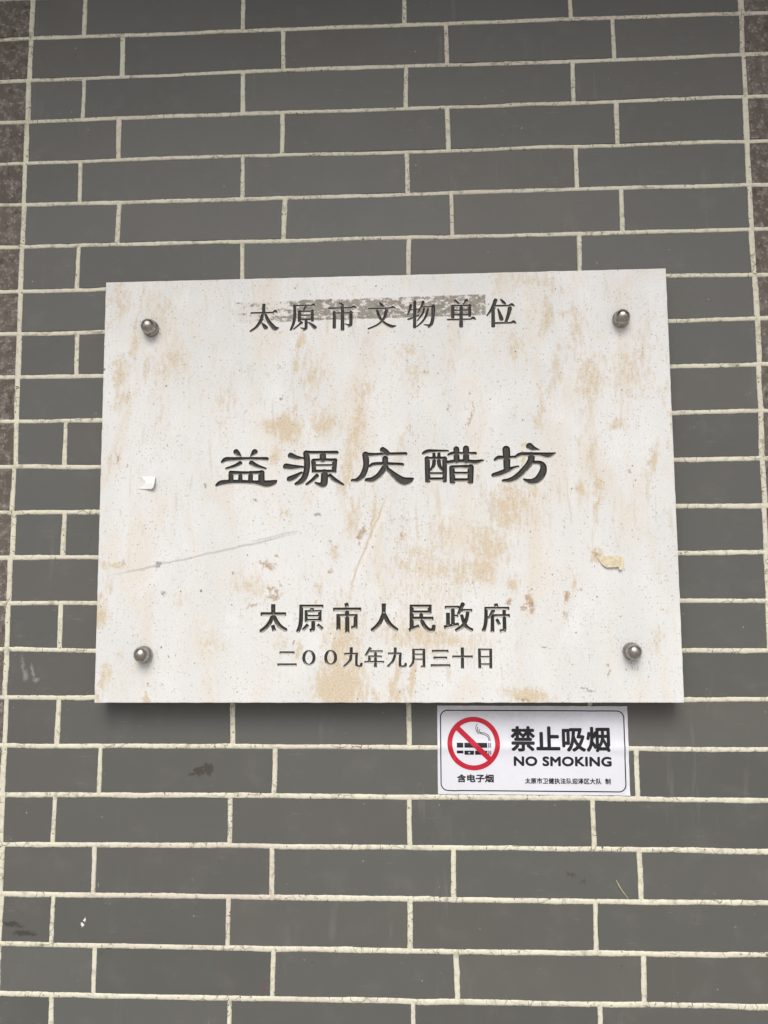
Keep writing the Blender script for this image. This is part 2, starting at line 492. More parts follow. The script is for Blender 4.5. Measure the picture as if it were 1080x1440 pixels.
        [(5.5, -234, 3.2), (24.1, -234.1, 3.2)],
        [(22.6, -232.8, 3.5), (21.9, -249, 3.4), (23.9, -251.4, 3.4), (28.6, -251, 3.6), (29.7, -247.1, 3.1)],
    ]),
    (3, 'b', [
        [(40.4, -227.5, 3.5), (40.2, -242.1, 3.3), (38.6, -247.7, 3.1), (35.1, -252.3, 2.9)],
        [(38.8, -229, 2.9), (55.7, -229, 2.9)],
        [(54.5, -227.6, 3.5), (54.5, -253.2, 3.5)],
        [(55.4, -252, 2.8), (50.1, -251.4, 2.8)],
        [(40.6, -235.3, 2.6), (53.7, -235.3, 2.6)],
        [(40.5, -242, 2.6), (53.7, -242, 2.6)],
    ]),
    (3, 'b', [
        [(65.7, -231, 3.8), (87.9, -231.1, 3.9)],
        [(67.6, -240, 3.8), (85.9, -240, 3.7)],
        [(63.6, -250.3, 4), (90.1, -250.4, 4)],
    ]),
    (3, 'b', [
        [(93.1, -238.5, 3.6), (120.6, -238.6, 3.6)],
        [(106.8, -226.1, 4), (106.6, -254.6, 4.1)],
    ]),
    (3, 'b', [
        [(129.8, -227.5, 3.7), (129.9, -254.6, 3.7)],
        [(145, -227.6, 3.7), (144.8, -254.7, 3.7)],
        [(128, -229.1, 3), (146.7, -229.1, 3)],
        [(130.2, -238.9, 2.9), (145.1, -239, 2.9)],
        [(130, -248.8, 2.9), (144.9, -248.8, 2.9)],
    ]),
]
JOINTS = {
    0: [(-82, 1.4), (61, 0.7), (467, 1.6), (998, 0.4)],
    1: [(-79, -67.9), (61, -68.1), (260, -65.9), (467, -65.2), (744, -67.1), (997, -65.0)],
    2: [(-82, -135.7), (63, -134.1), (255, -133.4), (466, -133.5), (748, -132.6), (999, -131.0)],
    3: [(-85, -202.8), (59, -201.4), (256, -200.4), (466, -202.2), (562, -201.7), (756, -200.9), (999, -200.0)],
    4: [(-85, -268.8), (61, -269.3), (257, -268.9), (466, -268.4), (751, -266.9), (998, -267.2)],
    5: [(-85, -335.7), (63, -334.8), (258, -335.6), (466, -335.1), (753, -335.6), (1000, -334.7)],
    6: [(-84, -405.2), (45, -404.6), (879, -402.6), (1000, -403.0)],
    7: [(-81, -471.0), (45, -470.3), (879, -469.6), (1001, -468.4)],
    8: [(-81, -537.7), (46, -537.1), (878, -536.6), (1001, -535.7)],
    9: [(-80, -604.5), (47, -604.0), (878, -604.2), (999, -603.0)],
    10: [(-79, -672.3), (47, -673.3), (878, -671.5), (999, -671.3)],
    11: [(-79, -740.0), (47, -739.9), (878, -738.0), (997, -738.3)],
    12: [(-79, -806.1), (47, -806.2), (879, -804.1), (999, -803.7)],
    13: [(-79, -872.6), (47, -871.8), (879, -870.5), (997, -870.8)],
    14: [(-81, -937.8), (48, -939.7), (879, -939.1), (993, -939.0)],
    15: [(-80, -1005.8), (50, -1005.9), (879, -1006.2), (990, -1004.7)],
    16: [(-79, -1073.6), (142, -1073.0), (309, -1072.6), (464, -1072.1), (804, -1071.9), (987, -1073.0)],
    17: [(-76, -1141.5), (194, -1140.0), (463, -1139.4), (756, -1138.7), (984, -1139.8)],
    18: [(-73, -1209.5), (245, -1207.2), (463, -1207.0), (754, -1205.8), (981, -1206.8)],
    19: [(-73, -1276.4), (247, -1276.0), (463, -1275.1), (809, -1274.1), (978, -1273.0)],
    20: [(-73, -1342.9), (248, -1343.0), (463, -1342.6), (750, -1341.5), (975, -1339.7)],
    21: [(-70, -1409.1), (249, -1408.3), (463, -1407.6), (809, -1405.9), (971, -1404.8)],
}
LEFT = {0: -83.1, 1: -83.1, 2: -83.7, 3: -83.7, 4: -84.3, 5: -82.6, 6: -83.0, 7: -82.4, 8: -81.8, 9: -81.1, 10: -79.9, 11: -81.3, 12: -78.9, 13: -81.3, 14: -81.1, 15: -80.8, 16: -77.8, 17: -78.5, 18: -77.0, 19: -75.0, 20: -73.6}
RIGHT = {0: 1000.5, 1: 999.6, 2: 1000.7, 3: 999.7, 4: 999.6, 5: 1000.1, 6: 1000.4, 7: 1001.1, 8: 1001.9, 9: 1000.5, 10: 999.0, 11: 999.1, 12: 998.2, 13: 997.9}
HEADS = {
    0: [0.6, 249.1, 497.8, 748.7],
    1: [62.8, 312.0, 561.5, 810.9],
    2: [3.0, 250.5, 499.7, 749.0],
    3: [60.7, 312.2, 562.2, 812.0],
    4: [2.7, 252.4, 501.1, 750.7],
    5: [63.6, 316.2, 566.5, 815.1],
    6: [4.0, 253.8, 502.4, 751.3],
    7: [61.5, 311.5, 561.5, 811.5],
    8: [7.1, 250.0, 500.0, 750.0],
    9: [61.5, 311.5, 561.5, 811.5],
    10: [-5.6, 250.0, 500.0, 750.0],
    11: [61.5, 311.5, 561.5, 811.5],
    12: [-2.5, 250.0, 500.0, 750.0],
    13: [61.5, 311.5, 561.5, 811.5],
    14: [-3.2, 250.0, 500.0, 750.0],
    15: [61.5, 311.5, 561.5, 811.5],
    16: [-2.1, 250.2, 498.9, 750.0],
    17: [61.0, 310.1, 561.5, 810.5],
    18: [-2.1, 248.4, 498.6, 748.9],
    19: [57.2, 308.0, 558.5, 809.8],
    20: [0.4, 248.1, 498.8, 748.9],
    21: [62.1, 311.0, 561.8, 811.0],
    22: [3.0, 251.6, 501.8, 751.4],
}
TAN_MARKS = [
    (-376, 165, 9, 17, 0.6), (-357, 211, 6, 40, 0.4), (-300, 180, 16, 22, 0.4), (-336, 173, 5, 14, 0.45), (-371, 125, 13, 14, 0.45),
    (-378, 264, 13, 30, 0.4), (-346, 284, 5, 14, 0.4), (-118, 205, 5, 15, 0.6), (-120, 177, 3, 12, 0.5), (-97, 152, 14, 22, 0.4),
    (-138, 81, 20, 15, 0.75), (-81, 84, 16, 14, 0.55), (-124, 101, 3, 13, 0.5), (-151, 43, 8, 8, 0.6), (-35, 83, 8, 52, 0.5),
    (-48, 21, 8, 32, 0.5), (-18, 135, 4, 14, 0.4), (-315, 104, 3, 14, 0.4), (233, 235, 7, 22, 0.55), (186, 192, 11, 16, 0.45),
    (271, 211, 12, 30, 0.4), (243, 152, 7, 34, 0.42), (219, 101, 6, 30, 0.45), (292, 143, 16, 30, 0.45), (341, 146, 24, 28, 0.38),
    (253, 239, 5, 6, 0.5), (287, 112, 14, 22, 0.35), (46, 159, 14, 30, 0.32), (371, 29, 6, 22, 0.6), (329, 81, 8, 6, 0.5),
    (292, 34, 6, 20, 0.42), (295, -1, 8, 14, 0.55), (272, 53, 4, 8, 0.4), (223, 284, 30, 14, 0.32), (168, 281, 6, 14, 0.3),
    (394, 129, 4, 14, 0.4), (34, 184, 16, 14, 0.35), (401, 86, 4, 24, 0.4), (-381, -110, 16, 3, 0.6), (-394, -180, 7, 13, 0.7),
    (-397, -154, 4, 6, 0.6), (-382, -141, 5, 8, 0.45), (-388, -265, 7, 15, 0.6), (-397, -292, 7, 10, 0.5), (-326, -295, 4, 6, 0.7),
    (-366, -235, 5, 6, 0.4), (-185, -141, 20, 14, 0.38), (-138, -37, 6, 7, 0.5), (-42, -50, 8, 24, 0.45), (-15, -55, 3, 32, 0.5),
    (-44, -142, 2, 26, 0.5), (-89, -145, 3, 14, 0.4), (-66, -95, 3, 8, 0.5), (-56, -220, 20, 42, 0.55), (-62, -278, 27, 28, 0.9),
    (-142, -224, 5, 10, 0.5), (-115, -228, 3, 10, 0.5), (-13, -291, 5, 10, 0.5), (-232, -218, 14, 10, 0.3), (-280, -159, 8, 10, 0.3),
    (177, -34, 28, 26, 0.52), (169, -54, 11, 8, 0.6), (211, -15, 5, 10, 0.5), (271, -15, 7, 11, 0.6), (295, -27, 4, 26, 0.55),
    (145, -89, 25, 24, 0.55), (140, -119, 17, 20, 0.55), (105, -122, 14, 20, 0.45), (60, -119, 46, 46, 0.36), (80, -68, 26, 26, 0.34),
    (179, -138, 6, 10, 0.5), (259, -143, 5, 10, 0.5), (290, -99, 6, 8, 0.7), (191, -290, 24, 8, 0.75), (208, -291, 5, 8, 0.6),
    (39, -264, 4, 26, 0.65), (12, -272, 4, 24, 0.65), (19, -291, 6, 8, 0.6), (59, -211, 62, 16, 0.45), (24, -211, 22, 20, 0.4),
    (366, -216, 8, 14, 0.4), (22, 40, 7, 60, 0.3), (-220, 125, 12, 40, 0.25), (104, 211, 10, 40, 0.25), (366, 205, 14, 40, 0.25),
    (-315, 252, 16, 40, 0.28),
]
BROWN_MARKS = [
    (-375, 39, 3, 8, 0.8), (123, 99, 1.8, 24, 0.75), (95, 107, 2, 8, 0.6), (39, 77, 2.5, 14, 0.6), (61, 161, 3, 8, 0.5),
    (340, 13, 3, 9, 0.6), (136, 5, 3, 10, 0.5), (-367, -109, 5, 4, 0.6), (-160, -110, 10, 9, 0.75), (-148, -99, 3, 5, 0.7),
    (-150, -153, 11, 13, 0.65), (-180, -167, 8, 6, 0.6), (-29, -73, 5, 14, 0.7), (-75, -119, 3, 4, 0.7), (-121, -168, 2, 14, 0.6),
    (199, -169, 8, 14, 0.8), (170, -165, 4, 9, 0.75), (247, -160, 6, 8, 0.7), (252, -185, 4, 14, 0.6), (250, -62, 2, 16, 0.6),
    (271, -147, 3, 8, 0.5), (301, -254, 2, 10, 0.7), (188, -296, 14, 4, 0.6), (27, -64, 26, 34, 0.38), (290, -97, 4, 5, 0.7),
    (-120, -220, 2, 5, 0.6),
]
GREY_MARKS = [
    (-328, 200, 7, 26, 0.4), (338, 194, 6, 24, 0.36), (-329, -261, 6, 20, 0.34), (336, -260, 6, 20, 0.34), (-316, -113, 5, 4, 0.9),
    (-305, -148, 3, 4, 0.8), (-209, -125, 2.5, 2.5, 0.9), (-144, 121, 2, 2, 0.9), (357, -250, 4, 20, 0.4), (-249, 1, 3, 4, 0.8),
    (-179, -23, 3, 3, 0.7), (-90, -43, 5, 1.2, 0.8), (269, -284, 6, 1, 0.9), (279, -285, 6, 1, 0.9), (284, -281, 1, 5, 0.7),
    (215, -226, 3, 3, 0.7), (-303, 189, 14, 12, 0.2), (-329, 206, 22, 8, 0.22), (336, 200, 20, 8, 0.2),
]
YELLOW_MARKS = [
    (194, 50, 4, 5, 0.8), (197, 30, 3, 8, 0.9), (-96, -164, 3, 6, 0.7), (195, 37, 2, 5, 0.7),
]

# ------------------------------------------------------------------ materials


def brick_smooth_material():
    t = NT('smooth grey clay', .5, .35)
    pos = t.pos()
    info = t.n('ShaderNodeObjectInfo').outputs['Random']
    base = t.mix(info, (.090, .091, .083), (.114, .116, .106))
    hue = t.math('FRACT', t.math('MULTIPLY', info, 7.31))
    base = t.mix(t.step(hue, .45, 1.0, 0, .35), base, (.114, .102, .09))
    big, _ = t.noise(pos, 5.0, 3)
    base = t.mix(t.step(big, .35, .75, 0, .7), base, (.100, .103, .095))
    cloud, _ = t.noise(t.mapping(pos, scale=(1, 1.15, 1)), 20.0, 6, .65)
    base = t.mix(t.step(cloud, .5, .8, 0, .22), base, (.185, .18, .168))
    grain, _ = t.noise(pos, 900.0, 3)
    base = t.mix(t.step(grain, .35, .75, 0, .22), base, (.07, .066, .06))
    # pale dust specks and a few mineral splashes
    wob, wobc = t.noise(pos, 160.0, 3)
    sj = t.vmath('ADD', pos, t.vmath('SCALE', wobc, scale=.006))
    vo = t.voro(sj, 38.0)
    rnd = t.n('ShaderNodeSeparateXYZ')
    t.put(rnd.inputs[0], vo.outputs['Color'])
    keep = t.math('GREATER_THAN', rnd.outputs[0], .9)
    rad_ = t.math('MULTIPLY_ADD', rnd.outputs[1], .035, .008)
    sp = t.math('MULTIPLY', t.math('LESS_THAN', vo.outputs['Distance'], rad_), keep)
    base = t.mix(t.math('MULTIPLY', sp, t.math('MULTIPLY_ADD', rnd.outputs[2], .5, .1)), base, (.45, .43, .39))
    vd = t.voro(t.mapping(sj, loc=(3, 3, 0)), 31.0)
    rn2 = t.n('ShaderNodeSeparateXYZ')
    t.put(rn2.inputs[0], vd.outputs['Color'])
    spd = t.math('MULTIPLY', t.math('LESS_THAN', vd.outputs['Distance'], t.math('MULTIPLY_ADD', rn2.outputs[1], .03, .006)), t.math('GREATER_THAN', rn2.outputs[0], .88))
    base = t.mix(t.math('MULTIPLY', spd, .5), base, (.045, .042, .038))
    # faint drips and rubbed patches
    dr, _ = t.noise(t.mapping(pos, scale=(9, 1, 1)), 7.0, 4, .6)
    drm, _ = t.noise(t.mapping(pos, loc=(9, 4, 0)), 6.0, 3)
    base = t.mix(t.math('MULTIPLY', t.step(dr, .58, .75), t.step(drm, .5, .7, 0, .2)), base, (.24, .235, .22))
    scr, _ = t.noise(t.mapping(pos, rot=(0, 0, .5), scale=(1, 14, 1)), 22.0, 3, .6)
    base = t.mix(t.math('MULTIPLY', t.step(scr, .68, .76), t.step(cloud, .45, .65, 0, .25)), base, (.27, .265, .25))
    # marks of their own on particular bricks: world x,z as a plane
    flat = pos
    jig = t.vmath('ADD', flat, t.vmath('SCALE', t.vmath('SUBTRACT', wobc, (.5, .5, .5)), scale=.006))

    def world_marks(rows, lean=0.0, v=jig):
        return t.marks(v, [(x + X0 * 1000, y + Z0 * 1000, rx, ry, s) for x, y, rx, ry, s in rows], lean=lean)
    brown = world_marks([(203, -1108, 8, 5, 1), (216, -1104, 8, 7, 1), (194, -1111, 7, 2.5, .8)])
    fine, _ = t.noise(pos, 420.0, 3)
    bmask = t.step(t.math('ADD', brown, t.math('MULTIPLY', wob, 1.1)), .98, 1.2)
    base = t.mix(t.math('MULTIPLY', bmask, .8), base, (.05, .043, .032))
    smudge = world_marks([(-58, -1316, 10, 3.5, .9), (-46, -1320, 8, 3, .8), (-40, -1328, 14, 3.5, .9), (-25, -1330, 8, 3, .7),
                          (718, -1240, 14, 6, .55), (733, -1249, 7, 5, .55), (32, -1348, 5, 5, .4), (84, -1345, 10, 4, .6), (70, -1352, 6, 4, .5)])
    smask = t.step(t.math('ADD', smudge, t.math('MULTIPLY', wob, .9)), .85, 1.2)
    base = t.mix(t.math('MULTIPLY', smask, .75), base, (.04, .038, .034))
    chalk = world_marks([(-56, -962, 3, 17, .6), (-52, -975, 4, 7, .8)], .12)
    chalk2 = world_marks([(-41, -970, 2.2, 10, .8), (-36, -981, 4, 3, .9)], .25)
    cm = t.step(t.math('ADD', t.math('MAXIMUM', chalk, chalk2), t.math('MULTIPLY', fine, .5)), .45, 1.1)
    base = t.mix(t.math('MULTIPLY', cm, .4), base, (.42, .41, .38))
    white = world_marks([(43, -1316, 2.6, 3.4, 1), (47, -1309, 1.3, 3, 1), (64, -1262, .8, 4, .7), (75, -1287, .9, .9, .7), (81, -1287, .8, .8, .7),
                         (-42, -1165, 1.2, 1.2, .7)])
    wm = t.step(t.math('ADD', white, t.math('MULTIPLY', fine, .45)), .75, .95)
    base = t.mix(wm, base, (.72, .72, .69))
    red = world_marks([(299, -1393, 1.6, 6, 1), (240, -1372, 1.4, 3, .8), (118, -1181, 1, 1.5, .8)], v=flat)
    base = t.mix(t.step(red, .5, .8, 0, .7), base, (.23, .035, .06))
    rough = t.step(cloud, .3, .8, .5, .56)
    nm = t.bump(cloud, .02, .004)
    nm = t.bump(grain, .18, .0004, nm)
    return t.out(base, rough, nm)


def brick_rough_material():
    t = NT('rough mottled clay', .85, .25)
    pos = t.pos()
    info = t.n('ShaderNodeObjectInfo').outputs['Random']
    base = t.mix(info, (.11, .096, .08), (.135, .12, .102))
    n1, _ = t.noise(pos, 75.0, 6, .68)
    n2, _ = t.noise(pos, 230.0, 5, .65)
    n3, _ = t.noise(t.mapping(pos, loc=(3, 1, 2)), 60.0, 5, .7)
    base = t.mix(t.step(n1, .46, .64, 0, .65), base, (.215, .198, .172))
    base = t.mix(t.math('MULTIPLY', t.step(n2, .52, .66), t.step(n1, .42, .6)), base, (.33, .3, .26))
    base = t.mix(t.step(n3, .55, .72, 0, .7), base, (.055, .045, .035))
    h = t.math('ADD', n1, t.math('MULTIPLY', n2, .6))
    nm = t.bump(h, .7, .0025)
    return t.out(base, .85, nm)


def mortar_material():
    t = NT('cream pointing mortar', .88, .2)
    pos = t.pos()
    n1, _ = t.noise(pos, 14.0, 4)
    base = t.mix(t.step(n1, .35, .68), (.62, .60, .49), (.64, .64, .505))
    n2, _ = t.noise(pos, 3.2, 3)
    base = t.mix(t.step(n2, .5, .72, 0, .6), base, (.56, .5, .43))
    n3, _ = t.noise(pos, 120.0, 5, .65)
    base = t.mix(t.step(n3, .5, .72, 0, .5), base, (.38, .34, .27))
    n5, _ = t.noise(t.mapping(pos, loc=(4, 2, 7)), 55.0, 5, .7)
    base = t.mix(t.step(n5, .57, .68, 0, .5), base, (.24, .225, .17))
    # hairline shrinkage cracks, only in stretches
    w, wc = t.noise(pos, 60.0, 3)
    wp = t.vmath('ADD', pos, t.vmath('SCALE', wc, scale=.012))
    vo = t.voro(wp, 70.0, 'DISTANCE_TO_EDGE')
    n4, _ = t.noise(pos, 11.0, 3)
    cr = t.math('MULTIPLY', t.step(vo.outputs['Distance'], .008, .04, 1, 0), t.step(n4, .5, .6))
    base = t.mix(t.math('MULTIPLY', cr, .75), base, (.1, .085, .06))
    vs_ = t.voro(t.vmath('ADD', pos, t.vmath('SCALE', wc, scale=.008)), 190.0)
    k = t.math('GREATER_THAN', t.vmath('DOT_PRODUCT', vs_.outputs['Color'], (1, 0, 0)), .94)
    fl = t.math('MULTIPLY', t.step(vs_.outputs['Distance'], .12, .3, 1, 0), k)
    base = t.mix(t.math('MULTIPLY', fl, .8), base, (.08, .07, .05))
    h = t.math('SUBTRACT', n3, t.math('MULTIPLY', cr, .8))
    nm = t.bump(h, .6, .0012)
    return t.out(base, .88, nm)


def marble_material():
    t = NT('weathered cream marble', .5, .35)
    pos = t.coord('Object')
    w1, wc1 = t.noise(pos, 26.0, 4)
    w2, wc2 = t.noise(pos, 130.0, 5, .65)
    fine, _ = t.noise(pos, 420.0, 4, .6)
    jig = t.vmath('ADD', pos, t.vmath('SCALE', t.vmath('SUBTRACT', wc1, (.5, .5, .5)), scale=.022))
    jig = t.vmath('ADD', jig, t.vmath('SCALE', t.vmath('SUBTRACT', wc2, (.5, .5, .5)), scale=.012))
    lean = -.24
    # broad warm and cool clouds
    c1, _ = t.noise(t.mapping(pos, rot=(0, 0, .3), scale=(1.6, .7, 1)), 5.0, 4, .55, .4)
    base = t.mix(t.step(c1, .3, .7), (.645, .665, .65), (.70, .712, .695))
    c2, _ = t.noise(t.mapping(pos, rot=(0, 0, .25), scale=(2.6, .8, 1), loc=(2, 5, 0)), 8.0, 5, .6, .6)
    base = t.mix(t.step(c2, .46, .74, 0, .6), base, (.66, .61, .51))
    c3, _ = t.noise(t.mapping(pos, rot=(0, 0, .2), scale=(1.4, .9, 1), loc=(7, 1, 0)), 11.0, 5, .6)
    base = t.mix(t.step(c3, .52, .76, 0, .6), base, (.735, .76, .765))
    # narrow streaks running with the bedding
    st, _ = t.noise(t.mapping(pos, rot=(0, 0, .24), scale=(7, 1, 1)), 16.0, 5, .62, .3)
    reg, _ = t.noise(t.mapping(pos, loc=(1, 9, 3)), 4.5, 3)
    stm = t.math('MULTIPLY', t.step(st, .57, .72), t.step(reg, .42, .62))
    base = t.mix(t.math('MULTIPLY', stm, .35), base, (.5, .42, .3))
    # mapped stains
    tan = t.marks(jig, TAN_MARKS, lean=lean * .6)
    e = t.math('ADD', t.math('MULTIPLY', w1, .35), t.math('MULTIPLY', w2, .5))
    fl, _ = t.noise(t.mapping(pos, rot=(0, 0, .22), scale=(3.2, 1, 1), loc=(3, 3, 0)), 58.0, 6, .7)
    e = t.math('ADD', e, t.math('MULTIPLY', t.math('SUBTRACT', fl, .5), 1.5))
    soft = t.step(tan, .02, .6)
    tm = t.step(t.math('ADD', tan, t.math('SUBTRACT', e, .42)), .08, .64)
    tm = t.math('ADD', t.math('MULTIPLY', tm, .82), t.math('MULTIPLY', soft, .2))
    tcol = t.mix(t.step(fine, .4, .65), (.60, .505, .35), (.51, .41, .255))
    base = t.mix(t.math('MULTIPLY', tm, .82), base, tcol)
    br = t.marks(jig, BROWN_MARKS, lean=lean * .6)
    bm = t.step(t.math('ADD', br, t.math('MULTIPLY', t.math('SUBTRACT', w2, .5), 1.6)), .38, .8)
    base = t.mix(t.math('MULTIPLY', bm, .8), base, (.37, .24, .115))
    gr = t.marks(jig, GREY_MARKS)
    gm = t.step(t.math('ADD', gr, t.math('MULTIPLY', t.math('SUBTRACT', w2, .5), .8)), .35, .75)
    base = t.mix(t.math('MULTIPLY', gm, .7), base, (.16, .15, .135))
    ye = t.marks(jig, YELLOW_MARKS)
    ym = t.step(t.math('ADD', ye, t.math('MULTIPLY', t.math('SUBTRACT', w2, .5), 1.2)), .4, .7)
    base = t.mix(t.math('MULTIPLY', ym, .7), base, (.52, .48, .12))

    def line(x0, y0, x1, y1, wdt, amp, v=jig):
        a = math.atan2(y1 - y0, x1 - x0)
        ln = math.hypot(x1 - x0, y1 - y0) / 2
        q = t.mapping(t.vmath('SUBTRACT', v, ((x0 + x1) * .0005, (y0 + y1) * .0005, 0)), rot=(0, 0, -a))
        s = t.n('ShaderNodeSeparateXYZ')
        t.put(s.inputs[0], q)
        f = t.step(t.math('ABSOLUTE', s.outputs[1]), 0, wdt * .001, 1, 0)
        g = t.step(t.math('ABSOLUTE', s.outputs[0]), ln * .0006, ln * .001, 1, 0)
        return t.math('MULTIPLY', t.math('MULTIPLY', f, g), amp)
    jl = t.vmath('ADD', pos, t.vmath('SCALE', t.vmath('SUBTRACT', wc1, (.5, .5, .5)), scale=.007))
    base = t.mix(line(-395, -128, -105, -66, 2.6, .6, jl), base, (.36, .35, .34))
    base = t.mix(line(-190, -80, -110, -64, 2.2, .5, jl), base, (.4, .38, .4))
    base = t.mix(line(-50, -150, 8, -12, 2.2, .6, jl), base, (.45, .33, .2))
    base = t.mix(line(-44, -152, 12, -12, 5, .5, jl), base, (.76, .73, .68))
    # strip of grey glue and dirt left by a torn-off tape
    s = t.n('ShaderNodeSeparateXYZ')
    t.put(s.inputs[0], pos)
    wgl, _ = t.noise(pos, 70.0, 5, .7)
    yy = t.math('SUBTRACT', s.outputs[1], t.math('MULTIPLY', s.outputs[0], .0105))
    yy = t.math('ADD', yy, t.math('MULTIPLY', t.math('SUBTRACT', wgl, .5), .005))
    inx = t.math('MULTIPLY', t.step(s.outputs[0], -.214, -.207), t.step(s.outputs[0], .1465, .1485, 1, 0))
    iny = t.math('MULTIPLY', t.step(yy, .2360, .2374), t.step(yy, .2664, .2672, 1, 0))
    box = t.math('MULTIPLY', inx, iny)
    wear, _ = t.noise(t.mapping(pos, scale=(1, 1.6, 1)), 95.0, 6, .72)
    wear2, _ = t.noise(t.mapping(pos, loc=(5, 5, 5)), 20.0, 3)
    thr = t.step(s.outputs[0], -.19, -.10, .58, .42)
    thr = t.math('ADD', thr, t.math('MULTIPLY', t.math('SUBTRACT', wear2, .5), .35))
    left = t.math('SUBTRACT', wear, thr)
    gl = t.math('MULTIPLY', box, t.step(left, -.02, .07))
    gcol = t.mix(t.step(wgl, .35, .65), (.105, .10, .072), (.22, .205, .155))
    gcol = t.mix(t.step(wear2, .5, .62), gcol, (.165, .13, .098))
    base = t.mix(t.math('MULTIPLY', box, .3), base, (.55, .52, .46))
    base = t.mix(t.math('MULTIPLY', gl, .85), base, gcol)
    # pits and soot specks of three sizes
    clus, _ = t.noise(t.mapping(pos, loc=(8, 2, 0)), 14.0, 4, .65)
    pj = t.vmath('ADD', pos, t.vmath('SCALE', t.vmath('SUBTRACT', wc2, (.5, .5, .5)), scale=.004))
    for sc, keep, rmin, rvar, amt in ((120.0, .86, .02, .13, .8), (260.0, .70, .05, .2, .6), (48.0, .93, .015, .06, .85)):
        vo = t.voro(t.mapping(pj, loc=(sc, 0, 0), scale=(1.15, .85, 1)), sc)
        rn = t.n('ShaderNodeSeparateXYZ')
        t.put(rn.inputs[0], vo.outputs['Color'])
        k = t.math('GREATER_THAN', t.math('MULTIPLY_ADD', clus, .5, rn.outputs[0]), keep + .28)
        rr = t.math('MULTIPLY_ADD', t.math('POWER', rn.outputs[1], 2.0), rvar, rmin)
        f = t.math('MULTIPLY', t.step(t.math('SUBTRACT', vo.outputs['Distance'], rr), -.01, .03, 1, 0), k)
        f = t.math('MULTIPLY', f, t.math('MULTIPLY_ADD', rn.outputs[2], .7, .3))
        base = t.mix(t.math('MULTIPLY', f, amt), base, t.mix(rn.outputs[1], (.26, .19, .12), (.13, .125, .115)))
    base = t.mix(t.step(fine, .46, .72, 0, .24), base, (.48, .45, .40))
    grit, _ = t.noise(t.mapping(pos, loc=(6, 3, 0)), 230.0, 3, .7)
    base = t.mix(t.math('MULTIPLY', t.step(grit, .6, .72), t.step(clus, .4, .65, .15, .6)), base, (.42, .38, .31))
    h = t.math('ADD', t.math('MULTIPLY', w2, .5), fine)
    nm = t.bump(h, .25, .0006)
    return t.out(base, t.step(w1, .3, .7, .42, .62), nm)


def letter_material(floor_ripple=False):
    t = NT('dark paint in the carving' + (' with tool ripples' if floor_ripple else ''), .5, .35)
    pos = t.coord('Object')
    n1, _ = t.noise(pos, 240.0, 5, .65)
    n2, _ = t.noise(pos, 40.0, 3)
    lo, hi = ((.02, .0195, .017), (.042, .041, .036)) if floor_ripple else ((.03, .0285, .025), (.062, .059, .052))
    base = t.mix(t.step(n1, .35, .7), lo, hi)
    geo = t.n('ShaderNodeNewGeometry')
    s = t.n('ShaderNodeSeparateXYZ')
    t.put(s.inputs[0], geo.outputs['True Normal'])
    # up-facing slopes lightened in the colour for skylight, with pale dust and bare stone
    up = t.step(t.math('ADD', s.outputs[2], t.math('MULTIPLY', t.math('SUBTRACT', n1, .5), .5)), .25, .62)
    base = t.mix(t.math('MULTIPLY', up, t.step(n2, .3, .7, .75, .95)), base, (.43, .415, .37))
    nm = None
    if floor_ripple:
        wv = t.n('ShaderNodeTexWave', bands_direction='Y')
        t.put(wv.inputs['Vector'], pos)
        wv.inputs['Scale'].default_value = 190.0
        wv.inputs['Distortion'].default_value = 1.0
        nm = t.bump(wv.outputs['Fac'], .35, .0006)
    nm = t.bump(n1, .3, .0006, nm)
    return t.out(base, .5, nm)


def steel_material():
    t = NT('dull steel', .28, .5)
    t.flat2d = False
    pos = t.coord('Object')
    inf = t.n('ShaderNodeObjectInfo').outputs['Random']
    off = t.n('ShaderNodeCombineXYZ')
    t.put(off.inputs[0], t.math('MULTIPLY', inf, 9.0))
    pos = t.vmath('ADD', pos, off.outputs[0])
    n1, _ = t.noise(pos, 180.0, 5, .65)
    n2, _ = t.noise(pos, 900.0, 3)
    base = t.mix(t.step(n1, .4, .7), (.43, .41, .375), (.28, .26, .23))
    rust, _ = t.noise(pos, 90.0, 5, .7)
    base = t.mix(t.step(rust, .58, .72, 0, .5), base, (.17, .13, .09))
    rough = t.step(n1, .3, .75, .2, .5)
    return t.out(base, rough, t.bump(n2, .15, .0003), 1.0)


def plain(name, colr, rough=.6, spec=.3, amp=.12, scale=60.0):
    t = NT(name, rough, spec)
    t.flat2d = False
    pos = t.coord('Object')
    n1, _ = t.noise(pos, scale, 4)
    dark = tuple(c * (1 - amp) for c in colr)
    base = t.mix(t.step(n1, .3, .7), colr, dark)
    return t.out(base, rough, t.bump(n1, .08, .0005))


def paper_material():
    t = NT('white printed paper', .42, .4)
    pos = t.coord('Object')
    n1, _ = t.noise(pos, 9.0, 4)
    n2, _ = t.noise(pos, 160.0, 4)
    base = t.mix(t.step(n1, .35, .7), (.69, .71, .755), (.65, .67, .715))
    base = t.mix(t.step(n2, .6, .78, 0, .18), base, (.5, .49, .46))
    # darker, mottled tone towards the upper rim
    s = t.n('ShaderNodeSeparateXYZ')
    t.put(s.inputs[0], pos)
    g = t.math('MULTIPLY', t.step(t.math('ADD', s.outputs[1], t.math('MULTIPLY', n1, .03)), .048, .078), t.step(n2, .35, .6, .3, 1))
    base = t.mix(t.math('MULTIPLY', g, .28), base, (.42, .39, .34))
    nm = t.bump(n1, .3, .006)
    return t.out(base, .42, nm)


